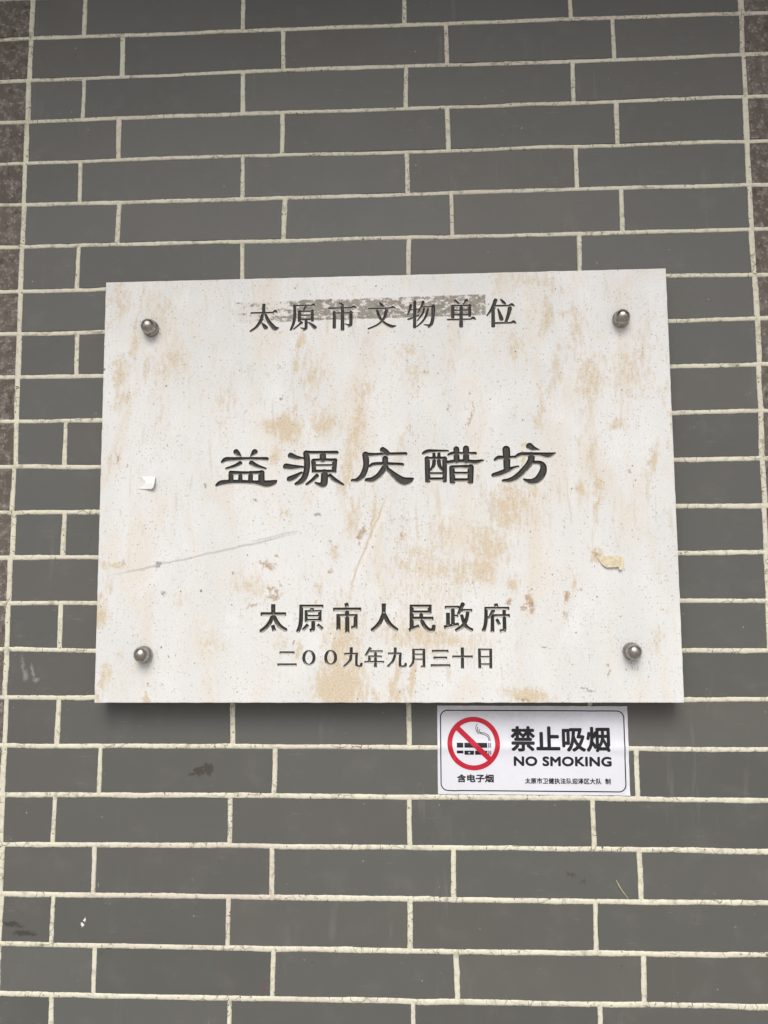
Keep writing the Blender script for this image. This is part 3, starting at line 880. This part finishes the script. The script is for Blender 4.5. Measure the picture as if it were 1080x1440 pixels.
M_SMOOTH = brick_smooth_material()
M_ROUGH = brick_rough_material()
M_MORTAR = mortar_material()
M_MARBLE = marble_material()
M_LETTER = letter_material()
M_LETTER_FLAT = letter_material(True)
M_STEEL = steel_material()
M_PAPER = paper_material()
M_INK = plain('black ink', (.013, .013, .016), .5, .3)
M_RED = plain('red ink', (.50, .012, .035), .4, .4)
M_SCRAP = plain('old white paper', (.86, .86, .83), .7)
M_SCRAP_Y = plain('yellowed paper', (.68, .61, .43), .7, .2, .25, 240.0)
M_STRAW = plain('dry straw', (.42, .40, .25), .7)

# ------------------------------------------------------------------ ground
gt = NT('grey paving', .8, .3)
gp = gt.n('ShaderNodeNewGeometry').outputs['Position']
g1, _ = gt.noise(gp, 3.0, 5)
g2, _ = gt.noise(gp, 120.0, 4)
gc = gt.mix(gt.step(g1, .3, .7), (.34, .33, .31), (.40, .39, .365))
gc = gt.mix(gt.step(g2, .4, .7, 0, .4), gc, (.12, .115, .105))
M_GROUND = gt.out(gc, .8, gt.bump(g2, .4, .003))
ground = mesh_obj('pavement', [(-150, -200, 0), (150, -200, 0), (150, 60, 0), (-150, 60, 0)], [(0, 1, 2, 3)], M_GROUND)
tag(ground, 'grey paved ground in front of the brick wall', 'pavement', kind='structure')

# ------------------------------------------------------------------ brick wall
PITCH = 67.07
wall = empty('brick_wall', P(464, -2350))
tag(wall, 'smooth grey brick wall with cream pointing and rough brick borders', 'wall')
wall['centre_parts'] = 1
WO = np.array(wall.location)


def joint_y(k, x):
    if k in JOINTS:
        a = JOINTS[k]
        xs = [q[0] for q in a]
        ys = [q[1] for q in a]
        return float(np.interp(x, xs, ys))
    if k < 0:
        return joint_y(0, x) - k * PITCH
    return joint_y(21, x) - (k - 21) * PITCH


def left_x(c):
    return LEFT.get(c, -83.0 if c < 0 else -74.0)


def right_x(c):
    return RIGHT.get(c, 1000.5 if c < 0 else 998.0)


def brick_mesh(x0, x1, t0, t1, b0, b1, tiltx=0., tilty=0., face=0.0, bev=.9):
    """one brick: front face, soft arris, sides; x in mm, t/b = y of the top/bottom edge at x0 and x1"""
    cx, cy = (x0 + x1) / 2, (t0 + t1 + b0 + b1) / 4
    out = []
    for inset, depth in ((bev, 0.0), (bev * .3, -.35), (0.0, -1.2), (0.0, -14.0)):
        for x, y, sx, sy in ((x0, b0, 1, 1), (x1, b1, -1, 1), (x1, t1, -1, -1), (x0, t0, 1, -1)):
            xx, yy = x + sx * inset, y + sy * inset
            f = face + depth + (tiltx * (yy - cy) + tilty * (xx - cx) if depth > -10 else 0)
            out.append(tuple(P(xx, yy, f)))
    faces = [(0, 1, 2, 3)]
    for r in range(3):
        for i in range(4):
            a, b = r * 4 + i, r * 4 + (i + 1) % 4
            faces.append((b, a, a + 4, b + 4))
    return out, faces


def add_brick(x0, x1, k0, k1, mat, name='brick', gap=2.5):
    g = [gap + random.uniform(-.5, .5) for _ in range(4)]
    xa, xb = x0 + g[0], x1 - g[1]
    t0, t1 = joint_y(k0, xa) - g[2], joint_y(k0, xb) - g[2] + random.uniform(-.3, .3)
    b0, b1 = joint_y(k1, xa) + g[3], joint_y(k1, xb) + g[3] + random.uniform(-.3, .3)
    rough = mat is M_ROUGH
    v, f = brick_mesh(xa, xb, t0, t1, b0, b1, random.gauss(0, .004), random.gauss(0, .0016), random.uniform(-.3, .3) + (.4 if rough else 0), 1.6 if rough else .9)
    return mesh_obj(name, np.array(v) - WO, f, mat, wall)


core = mesh_obj('wall_core', np.array([tuple(P(x, y, o)) for o in (-1.6, -240) for x, y in ((-3000, -2350), (4000, -2350), (4000, 1000), (-3000, 1000))]) - WO,
                [(0, 1, 2, 3), (5, 4, 7, 6), (4, 0, 3, 7), (1, 5, 6, 2), (3, 2, 6, 7), (4, 5, 1, 0)], M_MORTAR, wall)

for c in range(0, 23):
    xs = [left_x(c)] + HEADS[c] + [right_x(c)]
    for a, b in zip(xs[:-1], xs[1:]):
        add_brick(a, b, c - 1, c, M_SMOOTH)
    add_brick(left_x(c) - 243, left_x(c), c - 1, c, M_ROUGH, 'rough_brick', 3.0)
    add_brick(right_x(c), right_x(c) + 243, c - 1, c, M_ROUGH, 'rough_brick', 3.0)

# bricks past the ones the photograph shows, joined
for nm, mat in (('bricks_beyond', M_SMOOTH), ('rough_bricks_beyond', M_ROUGH)):
    V_, F_ = [], []
    for c in range(-13, 35):
        runs = []
        inner = 0 <= c <= 22
        lo, hi = left_x(c), right_x(c)
        if mat is M_SMOOTH:
            if not inner:
                off = 0 if c % 2 == 0 else 61.5
                xs = [lo] + [off + 250 * i for i in range(4)] + [hi]
                runs = list(zip(xs[:-1], xs[1:]))
        else:
            first = 243 if inner else (243 if c % 2 else 121)
            sx = lo - first
            if not inner:
                runs += [(sx, lo), (hi, hi + first)]
            for i in range(10):
                runs.append((sx - 243 * (i + 1), sx - 243 * i))
                runs.append((hi + first + 243 * i, hi + first + 243 * (i + 1)))
        for a, b in runs:
            k = len(V_)
            ja, jb = max(min(a, 1000), -80), max(min(b, 1000), -80)
            g = 2.9
            v, f = brick_mesh(a + g, b - g, joint_y(c - 1, ja) - g, joint_y(c - 1, jb) - g, joint_y(c, ja) + g, joint_y(c, jb) + g, random.gauss(0, .003), random.gauss(0, .001), random.uniform(-.3, .3))
            V_ += v
            F_ += [tuple(i + k for i in q) for q in f]
    tag(mesh_obj(nm, np.array(V_) - WO, F_, mat, wall), kind='stuff')

# pointing: slightly proud, hand-struck beads along every joint
BV, BF = [], []
PROF = ((-1.0, -1.7), (-.86, .1), (-.5, .75), (0.0, 1.0), (.5, .75), (.86, .1), (1.0, -1.7))


def bead(pts, width, proud, seed, step=3.2):
    """pts: polyline in wall mm; wobbling convex strip"""
    pts = np.array(pts, float)
    seg = np.linalg.norm(np.diff(pts, axis=0), axis=1)
    s = np.concatenate([[0], np.cumsum(seg)])
    n = max(2, int(s[-1] / step))
    t = np.linspace(0, s[-1], n)
    x, y = np.interp(t, s, pts[:, 0]), np.interp(t, s, pts[:, 1])
    d = pts[-1] - pts[0]
    d = d / np.linalg.norm(d)
    nx, ny = -d[1], d[0]
    base = len(BV)
    for i in range(n):
        u = t[i]
        wv = noise.noise((u * .012, seed, 1.5)) * .9 + noise.noise((u * .09, seed, 4.5)) * .35
        w1 = width / 2 * (1 + .30 * noise.noise((u * .02, seed, 9.1)) + .2 * noise.noise((u * .23, seed, 2.2)))
        w2 = width / 2 * (1 + .30 * noise.noise((u * .02, seed, 5.1)) + .2 * noise.noise((u * .23, seed, 7.2)))
        hh = proud * (1 + .5 * noise.noise((u * .03, seed, 3.3))) + .25 * noise.noise((u * .3, seed, 6.1))
        for q, h in PROF:
            off = wv + (w1 if q < 0 else w2) * q
            out = h if h < 0 else h * hh + .18 * noise.noise((u * .4, q * 3 + seed, 8.0))
            BV.append(tuple(P(x[i] + nx * off, y[i] + ny * off, out)))
    m = len(PROF)
    for i in range(n - 1):
        for j in range(m - 1):
            a = base + i * m + j
            BF.append((a, a + m, a + m + 1, a + 1))


for k in range(-1, 23):
    xl, xr = left_x(k) - 240, right_x(k) + 240
    st = sorted(set([xl, left_x(k)] + [q[0] for q in JOINTS.get(k, [])] + [-60, 250, 500, 750, 990, right_x(k), xr]))
    bead([(x, joint_y(k, x)) for x in st], random.uniform(5.8, 6.8) + .075 * k, .95, k * 3.7 + 1)
for c in range(0, 23):
    for i, x in enumerate([left_x(c)] + HEADS[c] + [right_x(c)]):
        jx = random.uniform(-.7, .7)
        wd = random.uniform(6.9, 8.4) + (.9 if i in (0, 5) else 0)
        bead([(x - jx, joint_y(c - 1, x) + 1), (x + jx, joint_y(c, x) - 1)], wd, .9, c * 11.3 + i * 1.7 + 200)
mortar = mesh_obj('mortar_pointing', np.array(BV) - WO, BF, M_MORTAR, wall, smooth=True)

# ------------------------------------------------------------------ unseen eave, added to shade and brown the top of the wall
M_WOOD = plain('brown painted timber', (.22, .105, .055), .6, .3, .3, 20.0)
M_TILE = plain('grey roof tile', (.10, .10, .095), .8, .3, .3, 30.0)
eave = empty('added_shade_eave', (0, 0, SHADE_EAVE_Z))
tag(eave, 'added unseen brown timber eave shading the top of the brick wall', 'eave')


def shade_eave_box(name, x0, x1, y0, y1, z0, z1, mat, drop):
    v = []
    for y in (y0, y1):
        for x in (x0, x1):
            for z in (z0, z1):
                v.append((x, y, z + drop * y))
    f = [(0, 1, 3, 2), (4, 6, 7, 5), (0, 4, 5, 1), (2, 3, 7, 6), (1, 5, 7, 3), (0, 2, 6, 4)]
    return mesh_obj(name, v, f, mat, eave)


shade_eave_box('added_soffit', -3.5, 3.5, -SHADE_EAVE_D, .05, .10, .13, M_WOOD, .25)
shade_eave_box('added_eave_tiles', -3.6, 3.6, -SHADE_EAVE_D - .08, .05, .131, .19, M_TILE, .25)
for i in range(24):
    x = -3.4 + i * .29
    shade_eave_box('added_rafter', x, x + .08, -SHADE_EAVE_D + .02, .04, 0, .099, M_WOOD, .25)

# ------------------------------------------------------------------ stone plaque
PLW, PLH, PLT = 801.3, 599.8, 24.0      # mm
plaque = empty('stone_plaque', P(464.5, -706.6, 36.0))
plaque.rotation_euler = (R(90), 0, 0)    # local x right, y up, z out of the wall
plaque.rotation_euler.rotate_axis('Z', R(.229))
tag(plaque, 'cream marble plaque carved with dark Chinese characters, held by four dome bolts', 'plaque')


def seg_sdf(X, Y, a, b, butt_a, butt_b):
    (x0, y0, w0), (x1, y1, w1) = a, b
    dx, dy = x1 - x0, y1 - y0
    L = math.hypot(dx, dy) + 1e-9
    ux, uy = dx / L, dy / L
    s = (X - x0) * ux + (Y - y0) * uy
    n = np.abs((Y - y0) * ux - (X - x0) * uy)
    lo, hi = (-w0 if butt_a else 0.0), (L + w1 if butt_b else L)
    sc = np.clip(s, lo, hi)
    half = (w0 + (w1 - w0) * np.clip(s / L, 0, 1)) / 2
    d_ = np.hypot(s - sc, n) - half
    if butt_a:
        d_ = np.maximum(d_, -s)
    if butt_b:
        d_ = np.maximum(d_, s - L)
    return d_


def smooth_path(st):
    """Catmull-Rom through the stroke's points"""
    if len(st) < 3:
        return st
    p = np.array([st[0]] + list(st) + [st[-1]], float)
    out = []
    for i in range(1, len(p) - 2):
        for j in range(4):
            u = j / 4
            a, b, c, e = p[i - 1], p[i], p[i + 1], p[i + 2]
            out.append(.5 * ((2 * b) + (c - a) * u + (2 * a - 5 * b + 4 * c - e) * u * u + (3 * b - a - 3 * c + e) * u ** 3))
    out.append(p[-2])
    return [tuple(q) for q in out]


LINE_CELL = {0: .40, 1: .5, 2: .42, 3: .42}
LINE_SLOPE = {0: .95, 1: .95, 2: .85, 3: .95}
LINE_SWELL = {0: .38, 1: .28, 2: .15, 3: .12}
LINE_DEPTH = {0: 1.7, 1: 1.9, 2: 2.0, 3: 1.5}
SV, SF = [], []                          # marble face


def rect(x0, y0, x1, y1):
    k = len(SV)
    SV.extend([(x0, y0, 0), (x1, y0, 0), (x1, y1, 0), (x0, y1, 0)])
    SF.append((k, k + 1, k + 2, k + 3))


EDGE = 1.3
FX, FY = PLW / 2 - EDGE, PLH / 2 - EDGE
glyph_meshes = []
bands = []
for line in range(4):
    gl = [g for g in GLYPHS if g[0] == line]
    cell = LINE_CELL[line]
    pts = np.array([q for g in gl for st in g[2] for q in st])
    x0 = math.floor((pts[:, 0] - pts[:, 2]).min()) - 2
    x1 = math.ceil((pts[:, 0] + pts[:, 2]).max()) + 2
    y0 = math.floor((pts[:, 1] - pts[:, 2]).min()) - 1
    y1 = math.ceil((pts[:, 1] + pts[:, 2]).max()) + 1
    if bands:
        y1 = min(y1, bands[-1][1] - .5)
    nx, ny = int((x1 - x0) / cell), int((y1 - y0) / cell)
    gx, gy = np.linspace(x0, x1, nx + 1), np.linspace(y0, y1, ny + 1)
    bands.append((x0, y0, x1, y1))
    SD = np.full((ny + 1, nx + 1), 9.0)
    ID = np.zeros((ny + 1, nx + 1), int)
    for gi, (_, kind, strokes) in enumerate(gl):
        q = np.array([t for st in strokes for t in st])
        ia = np.searchsorted(gx, [(q[:, 0] - q[:, 2]).min() - 1, (q[:, 0] + q[:, 2]).max() + 1])
        sl = slice(max(ia[0] - 1, 0), min(ia[1] + 1, nx + 1))
        X, Y = np.meshgrid(gx[sl], gy)
        D = np.full(X.shape, 9.0)
        for st in strokes:
            sp = smooth_path(st)
            for i in range(len(sp) - 1):
                D = np.minimum(D, seg_sdf(X, Y, sp[i], sp[i + 1], kind == 'b' and i == 0, kind == 'b' and i == len(sp) - 2))
        D = D - LINE_SWELL[line]
        sub = SD[:, sl]
        better = D < sub
        sub[better] = D[better]
        ID[:, sl][better] = gi
    SD[np.abs(SD) < 1e-4] = 1e-4
    slope, dmax = LINE_SLOPE[line], LINE_DEPTH[line]
    ins = SD < 0
    cnt = ins[:-1, :-1].astype(int) + ins[:-1, 1:] + ins[1:, 1:] + ins[1:, :-1]
    Zd = -np.minimum(np.maximum(-SD, 0) * slope, dmax)
    # stone around the characters: empty cells in runs
    for j in range(ny):
        row = cnt[j] == 0
        e = np.flatnonzero(np.diff(np.concatenate([[0], row.astype(int), [0]])))
        for a, b in zip(e[::2], e[1::2]):
            rect(gx[a], gy[j], gx[b], gy[j + 1])
    GV = [[] for _ in gl]
    GF = [[] for _ in gl]
    GI = [{} for _ in gl]

    def gvert(gi, key, co):
        dct = GI[gi]
        if key not in dct:
            dct[key] = len(GV[gi])
            GV[gi].append(co)
        return dct[key]

    for j, i in zip(*np.nonzero(cnt > 0)):
        cs = ((j, i), (j, i + 1), (j + 1, i + 1), (j + 1, i))
        gi = int(ID[min(cs, key=lambda q: SD[q])])
        if cnt[j, i] == 4:
            GF[gi].append([gvert(gi, q, (gx[q[1]], gy[q[0]], Zd[q])) for q in cs])
            continue
        inner, outer = [], []
        for a in range(4):
            p_, q_ = cs[a], cs[(a + 1) % 4]
            if SD[p_] < 0:
                inner.append(gvert(gi, p_, (gx[p_[1]], gy[p_[0]], Zd[p_])))
            else:
                outer.append((gx[p_[1]], gy[p_[0]], 0))
            if (SD[p_] < 0) != (SD[q_] < 0):
                f = SD[p_] / (SD[p_] - SD[q_])
                co = (gx[p_[1]] + f * (gx[q_[1]] - gx[p_[1]]), gy[p_[0]] + f * (gy[q_[0]] - gy[p_[0]]), 0)
                inner.append(gvert(gi, (min(p_, q_), max(p_, q_)), co))
                outer.append(co)
        GF[gi].append(inner)
        if len(outer) >= 3:
            k = len(SV)
            SV.extend(outer)
            SF.append(tuple(range(k, k + len(outer))))
    for gi in range(len(gl)):
        glyph_meshes.append((line, GV[gi], GF[gi]))

# plain stone between and around the text bands
ycur = FY
for (x0, y0, x1, y1) in bands:
    rect(-FX, y1, FX, ycur)
    rect(-FX, y0, x0, y1)
    rect(x1, y0, FX, y1)
    ycur = y0
rect(-FX, -FY, FX, ycur)
# eased arris, sides and back
ring = []
NS = 160


def outline(hx, hy, z, wob):
    pts_ = []
    for (ax, ay), (bx_, by_) in (((-1, -1), (1, -1)), ((1, -1), (1, 1)), ((1, 1), (-1, 1)), ((-1, 1), (-1, -1))):
        for i in range(NS):
            u = i / NS
            x, y = (ax + (bx_ - ax) * u) * hx, (ay + (by_ - ay) * u) * hy
            if wob:
                x += math.copysign(1, x) * (wob * noise.noise((x * .06, y * .06, 3.0)) - wob * 3 * max(0, noise.noise((x * .11, y * .11, 5.0)) - .45)) if abs(ax - bx_) < .5 else 0
                y += math.copysign(1, y) * (wob * noise.noise((x * .06, y * .06, 8.0)) - wob * 3 * max(0, noise.noise((x * .11, y * .11, 6.0)) - .45)) if abs(ay - by_) < .5 else 0
            pts_.append((x, y, z))
    return pts_


lv = [outline(FX, FY, 0, 0), outline(PLW / 2 - .35, PLH / 2 - .35, -.3, .5), outline(PLW / 2, PLH / 2, -1.4, .5), outline(PLW / 2, PLH / 2, -PLT, 0)]
for a, b in zip(lv[:-1], lv[1:]):
    ka = len(SV)
    SV.extend(a)
    kb = len(SV)
    SV.extend(b)
    n = len(a)
    for i in range(n):
        SF.append((ka + i, kb + i, kb + (i + 1) % n, ka + (i + 1) % n))
k = len(SV)
SV.extend([(-PLW / 2, -PLH / 2, -PLT), (-PLW / 2, PLH / 2, -PLT), (PLW / 2, PLH / 2, -PLT), (PLW / 2, -PLH / 2, -PLT)])
SF.append((k, k + 1, k + 2, k + 3))
slab = mesh_obj('stone_slab', np.array(SV) * .001, SF, M_MARBLE, plaque)
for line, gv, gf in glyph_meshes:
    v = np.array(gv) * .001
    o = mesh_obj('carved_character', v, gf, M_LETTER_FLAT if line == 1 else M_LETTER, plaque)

# dome-headed bolts
prof = [(0.1, 21.8), (3.0, 21.5), (6.0, 20.2), (8.6, 17.7), (10.3, 14.4), (10.9, 11.4), (10.6, 8.6), (9.8, 6.6), (9.6, 6.2), (11.2, 5.8), (11.6, 5.2), (11.7, .4), (11.7, -1.0)]
bolt_v, bolt_f = [], []
NB = 40
for r_, z_ in prof:
    for i in range(NB):
        a = 2 * math.pi * i / NB
        bolt_v.append((r_ * math.cos(a) * .001, r_ * math.sin(a) * .001, z_ * .001))
for j in range(len(prof) - 1):
    for i in range(NB):
        bolt_f.append((j * NB + i, (j + 1) * NB + i, (j + 1) * NB + (i + 1) % NB, j * NB + (i + 1) % NB))
bolt_f.append(tuple(range(NB)))
bolt0 = None
for x, y, a in ((-332, 228.5, .3), (335, 227.5, 1.4), (-331.5, -234, 2.2), (333, -231.5, 4.0)):
    if bolt0 is None:
        o = bolt0 = mesh_obj('dome_bolt', bolt_v, bolt_f, M_STEEL, plaque, smooth=True)
    else:
        o = bolt0.copy()
        col.objects.link(o)
        o.parent = plaque
    o.location = (x * .001, y * .001, 0)
    o.rotation_euler = (random.uniform(-.07, .07), random.uniform(-.07, .07), a)

# ------------------------------------------------------------------ no-smoking sticker
SW, SH = 261.8, 119.8
sticker = empty('no_smoking_sticker', P(668.9, -1074.8, 0))
sticker.rotation_euler = (R(90), 0, 0)
sticker.rotation_euler.rotate_axis('Z', R(.02))
tag(sticker, 'white paper no smoking sticker with red ring on the bricks below the plaque', 'sticker')


def sheet_z(x, y):
    """height of the pasted paper over the bricks (mm), riding over the joint behind it"""
    jy = joint_y(16, 669 + x) + 1074.8
    z = .7 + 1.5 * math.exp(-((y - jy) / 7.5) ** 2)
    for c_, above in ((16, True), (17, False)):
        side = 1 / (1 + math.exp(-(y - jy) / 3)) if above else 1 / (1 + math.exp((y - jy) / 3))
        for hx in HEADS[c_]:
            z = max(z, .7 + 1.5 * side * math.exp(-((x + 668.9 - hx) / 7.0) ** 2))
    z += .18 * noise.noise((x * .02, y * .03, 2.0))
    return z


def sheet_v(x, y, lift=0.0):
    return (x * .001, y * .001, (sheet_z(x, y) + lift) * .001)


pv, pf = [], []
NXS, NYS = 66, 60
for j in range(NYS + 1):
    for i in range(NXS + 1):
        x, y = -SW / 2 + SW * i / NXS, -SH / 2 + SH * j / NYS
        if i in (0, NXS):
            x += .35 * noise.noise((y * .1, i, 1.0))
        if j in (0, NYS):
            y += .35 * noise.noise((x * .08, j, 2.0))
        lift = 0
        cx_, cy_ = SW / 2 - abs(x), SH / 2 - abs(y)
        if x > 0 and y < 0:
            lift = 1.6 * max(0, 1 - (cx_ + cy_) / 12) ** 1.5
        pv.append(sheet_v(x, y, lift))
n0 = len(pv)
for j in range(NYS):
    for i in range(NXS):
        a = j * (NXS + 1) + i
        pf.append((a, a + 1, a + NXS + 2, a + NXS + 1))
pv += [(x, y, z - .00025) for x, y, z in pv]
pf += [tuple(n0 + q for q in reversed(f)) for f in pf]
edge = [i for i in range(NXS + 1)] + [(j + 1) * (NXS + 1) - 1 for j in range(1, NYS + 1)] + [NYS * (NXS + 1) + i for i in range(NXS - 1, -1, -1)] + [j * (NXS + 1) for j in range(NYS - 1, 0, -1)]
for a, b in zip(edge, edge[1:] + edge[:1]):
    pf.append((a, n0 + a, n0 + b, b))
mesh_obj('paper_sheet', pv, pf, M_PAPER, sticker, smooth=False)


def su(zx, zy):
    """sheet measure (0..1000 across, 0..466 down) -> mm"""
    return (zx - 500) / 1000 * SW, (233 - zy) / 466 * SH


def ink(name, polys, mat, lift=.16):
    v, f = [], []
    for poly in polys:
        k0 = len(v)
        v += [sheet_v(x, y, lift) for x, y in poly]
        f.append(tuple(range(k0, k0 + len(poly))))
    return mesh_obj(name, v, f, mat, sticker)


def strip(path, w, closed=False):
    pts_ = np.array(path, float)
    n_ = len(pts_)
    L_, R_ = [], []
    for i in range(n_):
        a = pts_[(i - 1) % n_ if closed else max(i - 1, 0)]
        b = pts_[(i + 1) % n_ if closed else min(i + 1, n_ - 1)]
        d_ = (b - a) / (np.linalg.norm(b - a) + 1e-9)
        nn = np.array([-d_[1], d_[0]]) * w / 2
        L_.append(pts_[i] + nn)
        R_.append(pts_[i] - nn)
    out = []
    for i in range(n_ if closed else n_ - 1):
        j = (i + 1) % n_
        out.append([tuple(R_[i]), tuple(R_[j]), tuple(L_[j]), tuple(L_[i])])
    return out


def dense(path, step=2.5):
    out = []
    for a, b in zip(path[:-1], path[1:]):
        n_ = max(1, int(math.hypot(b[0] - a[0], b[1] - a[1]) / step))
        out += [(a[0] + (b[0] - a[0]) * i / n_, a[1] + (b[1] - a[1]) * i / n_) for i in range(n_)]
    return out + [path[-1]]


bl, bt = su(17, 25)
br_, bb = su(980, 447)
rad = 9.5
path = []
for cx_, cy_, a0 in ((br_ - rad, bt - rad, 0), (bl + rad, bt - rad, 90), (bl + rad, bb + rad, 180), (br_ - rad, bb + rad, 270)):
    path += [(cx_ + rad * math.cos(R(a0 + t)), cy_ + rad * math.sin(R(a0 + t))) for t in range(0, 91, 10)]
path = dense(path + path[:1])[:-1]
ink('border_line', strip(path, 1.5, True), M_INK)

rc = su(191, 200)
ro, ri = 36.3, 29.6
ring_path = [(rc[0] + (ro + ri) / 2 * math.cos(2 * math.pi * i / 72), rc[1] + (ro + ri) / 2 * math.sin(2 * math.pi * i / 72)) for i in range(72)]
ink('prohibition_ring', strip(ring_path, ro - ri, True), M_RED, .3)
ink('slash_bar', strip(dense([(rc[0] - 22.6, rc[1] + 21.5), (rc[0] + 22.6, rc[1] - 21.5)]), 7.2), M_RED, .34)


def block(x0, y0, x1, y1):
    (a, b), (c, e) = su(x0, y0), su(x1, y1)
    n_ = max(1, int(abs(c - a) / 3))
    m_ = max(1, int(abs(e - b) / 2.5))
    return [[(a + (c - a) * i / n_, e + (b - e) * j / m_), (a + (c - a) * (i + 1) / n_, e + (b - e) * j / m_),
             (a + (c - a) * (i + 1) / n_, e + (b - e) * (j + 1) / m_), (a + (c - a) * i / n_, e + (b - e) * (j + 1) / m_)] for i in range(n_) for j in range(m_)]


ink('cigarette', block(102, 196, 136, 221) + block(142, 196, 262, 221) + block(268, 196, 273, 221) + block(278, 196, 282, 221), M_INK, .2)
ink('electronic_cigarette', block(102, 237, 136, 252) + block(142, 237, 192, 259) + block(198, 237, 262, 259) + block(268, 237, 273, 259) + block(278, 237, 282, 259), M_INK, .2)
ink('plus_mark', block(161, 246.8, 173, 249.6) + block(165.6, 242.5, 168.4, 253.8), M_PAPER, .4)
waves = []
for ox, oy, w in ((0, 0, .9), (9, -6, .9), (-9, 0, .8)):
    pts_ = [(214 + ox, 112 - oy * 2), (211 + ox, 128), (219 + ox, 142), (236 + ox, 150 + oy), (256 + ox * .6, 157 + oy), (268 + ox * .5, 168 + oy), (272 + ox * .8, 186)]
    if ox == -9:
        pts_ = [(212, 96), (204, 112), (205, 130), (214, 146), (219, 150)]
    pts_ = smooth_path([(a, b, 1) for a, b in pts_])
    waves += strip([su(a, b) for a, b, _ in pts_], w)
ink('smoke_wisp', waves, M_INK, .2)


def lettering(name, body, box, bold, mat=M_INK, space=1.0):
    cu = bpy.data.curves.new('txt', 'FONT')
    cu.body = body
    cu.size = 1.0
    cu.space_character = space
    cu.resolution_u = 4
    to = bpy.data.objects.new('txt', cu)
    col.objects.link(to)
    bpy.context.view_layer.update()
    me = to.evaluated_get(bpy.context.evaluated_depsgraph_get()).to_mesh()
    co = np.array([tuple(v.co)[:2] for v in me.vertices])
    fs = [tuple(q.vertices) for q in me.polygons]
    bpy.data.objects.remove(to)
    (a, b), (c, e) = su(box[0], box[1]), su(box[2], box[3])
    mn, mx = co.min(0), co.max(0)
    co = (co - mn) / (mx - mn)
    v, fs2 = [], []
    for i in range(9):                     # heavier face: the outline laid down again, shifted
        ang = i * math.pi / 4
        ox, oy = (bold * math.cos(ang), bold * math.sin(ang)) if i < 8 else (0, 0)
        k0 = len(v)
        v += [sheet_v(a + bold + (c - a - 2 * bold) * x + ox, e + bold + (b - e - 2 * bold) * y + oy, .2 + .012 * i) for x, y in co]
        fs2 += [tuple(q + k0 for q in f_) for f_ in fs]
    fs = fs2
    return mesh_obj(name, v, fs, mat, sticker)


lettering('lettering', '禁止吸烟', (386, 107, 905, 240), 1.1, space=1.02)
lettering('lettering', 'NO SMOKING', (400, 265, 910, 317), .8, space=1.06)
lettering('lettering', '含电子烟', (101, 361, 294, 404), .42)
lettering('lettering', '太原市卫健执法队迎泽区大队  制', (457, 378, 902, 409), .24, space=1.05)

# ------------------------------------------------------------------ scraps of paper and straw


def scrap(name, outline_mm, centre, zfun, mat, parent_frame, label, cat, thick=.3):
    bm = bmesh.new()
    vs_ = [bm.verts.new((x, y, 0)) for x, y in outline_mm]
    f = bm.faces.new(vs_)
    bmesh.ops.triangulate(bm, faces=[f])
    bmesh.ops.subdivide_edges(bm, edges=bm.edges[:], cuts=3, use_grid_fill=True)
    for v in bm.verts:
        v.co.z = zfun(v.co.x, v.co.y) + .12 * noise.noise((v.co.x * .5, v.co.y * .5, 1.0))
    ret = bmesh.ops.extrude_face_region(bm, geom=bm.faces[:])
    for e_ in ret['geom']:
        if isinstance(e_, bmesh.types.BMVert):
            e_.co.z += thick
    bmesh.ops.recalc_face_normals(bm, faces=bm.faces[:])
    bmesh.ops.scale(bm, vec=(.001, .001, .001), verts=bm.verts[:])
    me = bpy.data.meshes.new(name)
    bm.to_mesh(me)
    bm.free()
    me.materials.append(mat)
    o = bpy.data.objects.new(name, me)
    col.objects.link(o)
    o.matrix_world = parent_frame @ Matrix.Translation((centre[0] * .001, centre[1] * .001, 0))
    return tag(o, label, cat)


bpy.context.view_layer.update()
pm = plaque.matrix_world.copy()
scrap('paper_scrap', [(-15, 8.5), (13, 8), (14, -2), (12, -8), (9, -10), (-7, -9.5), (-12, -8.5), (-5, -5.5), (-1, -1.5), (-2, 2.5), (-7, 6.5)], (-334, 6),
      lambda x, y: .7 + 6.0 * max(0, (x + 6) / 20) ** 1.4 * min(1, max(0, (9 - y) / 9)), M_SCRAP, pm, 'small torn white paper scrap curling off the marble plaque', 'paper scrap')
scrap('paper_scrap', [(-18, 5.5), (-5, 6.5), (10, 6.5), (17, 5), (18, -1), (16, -11), (13, -13), (11, -12), (10, -8), (7, -9), (-6, -9), (-11, -5), (-15, 1)], (309, -110),
      lambda x, y: .2 + 3.5 * max(0, (8 - y) / 20) ** 1.2, M_SCRAP_Y, pm, 'yellowed torn tape scrap stuck flat on the marble plaque', 'paper scrap')
# a dry grass blade caught on a brick
sp_ = [(777.4, -1245.5, 1.2), (781, -1253, 1.8), (786, -1261, 1.4), (793, -1269.5, 1.0)]
sv_, sf_ = [], []
for i, (x, y, o_) in enumerate(sp_):
    w_ = (.45, .7, .75, .4)[i]
    for q, e_ in ((-w_, 0), (0, w_ * .8), (w_, 0), (0, -w_ * .6)):
        sv_.append(tuple(P(x + q, y + q * .5, o_ + e_)))
for i in range(3):
    for j in range(4):
        a, b = i * 4 + j, i * 4 + (j + 1) % 4
        sf_.append((a, b, b + 4, a + 4))
sf_ += [(3, 2, 1, 0), (12, 13, 14, 15)]
tag(mesh_obj('grass_blade', sv_, sf_, M_STRAW), 'single dry pale straw clinging to a grey brick', 'straw')
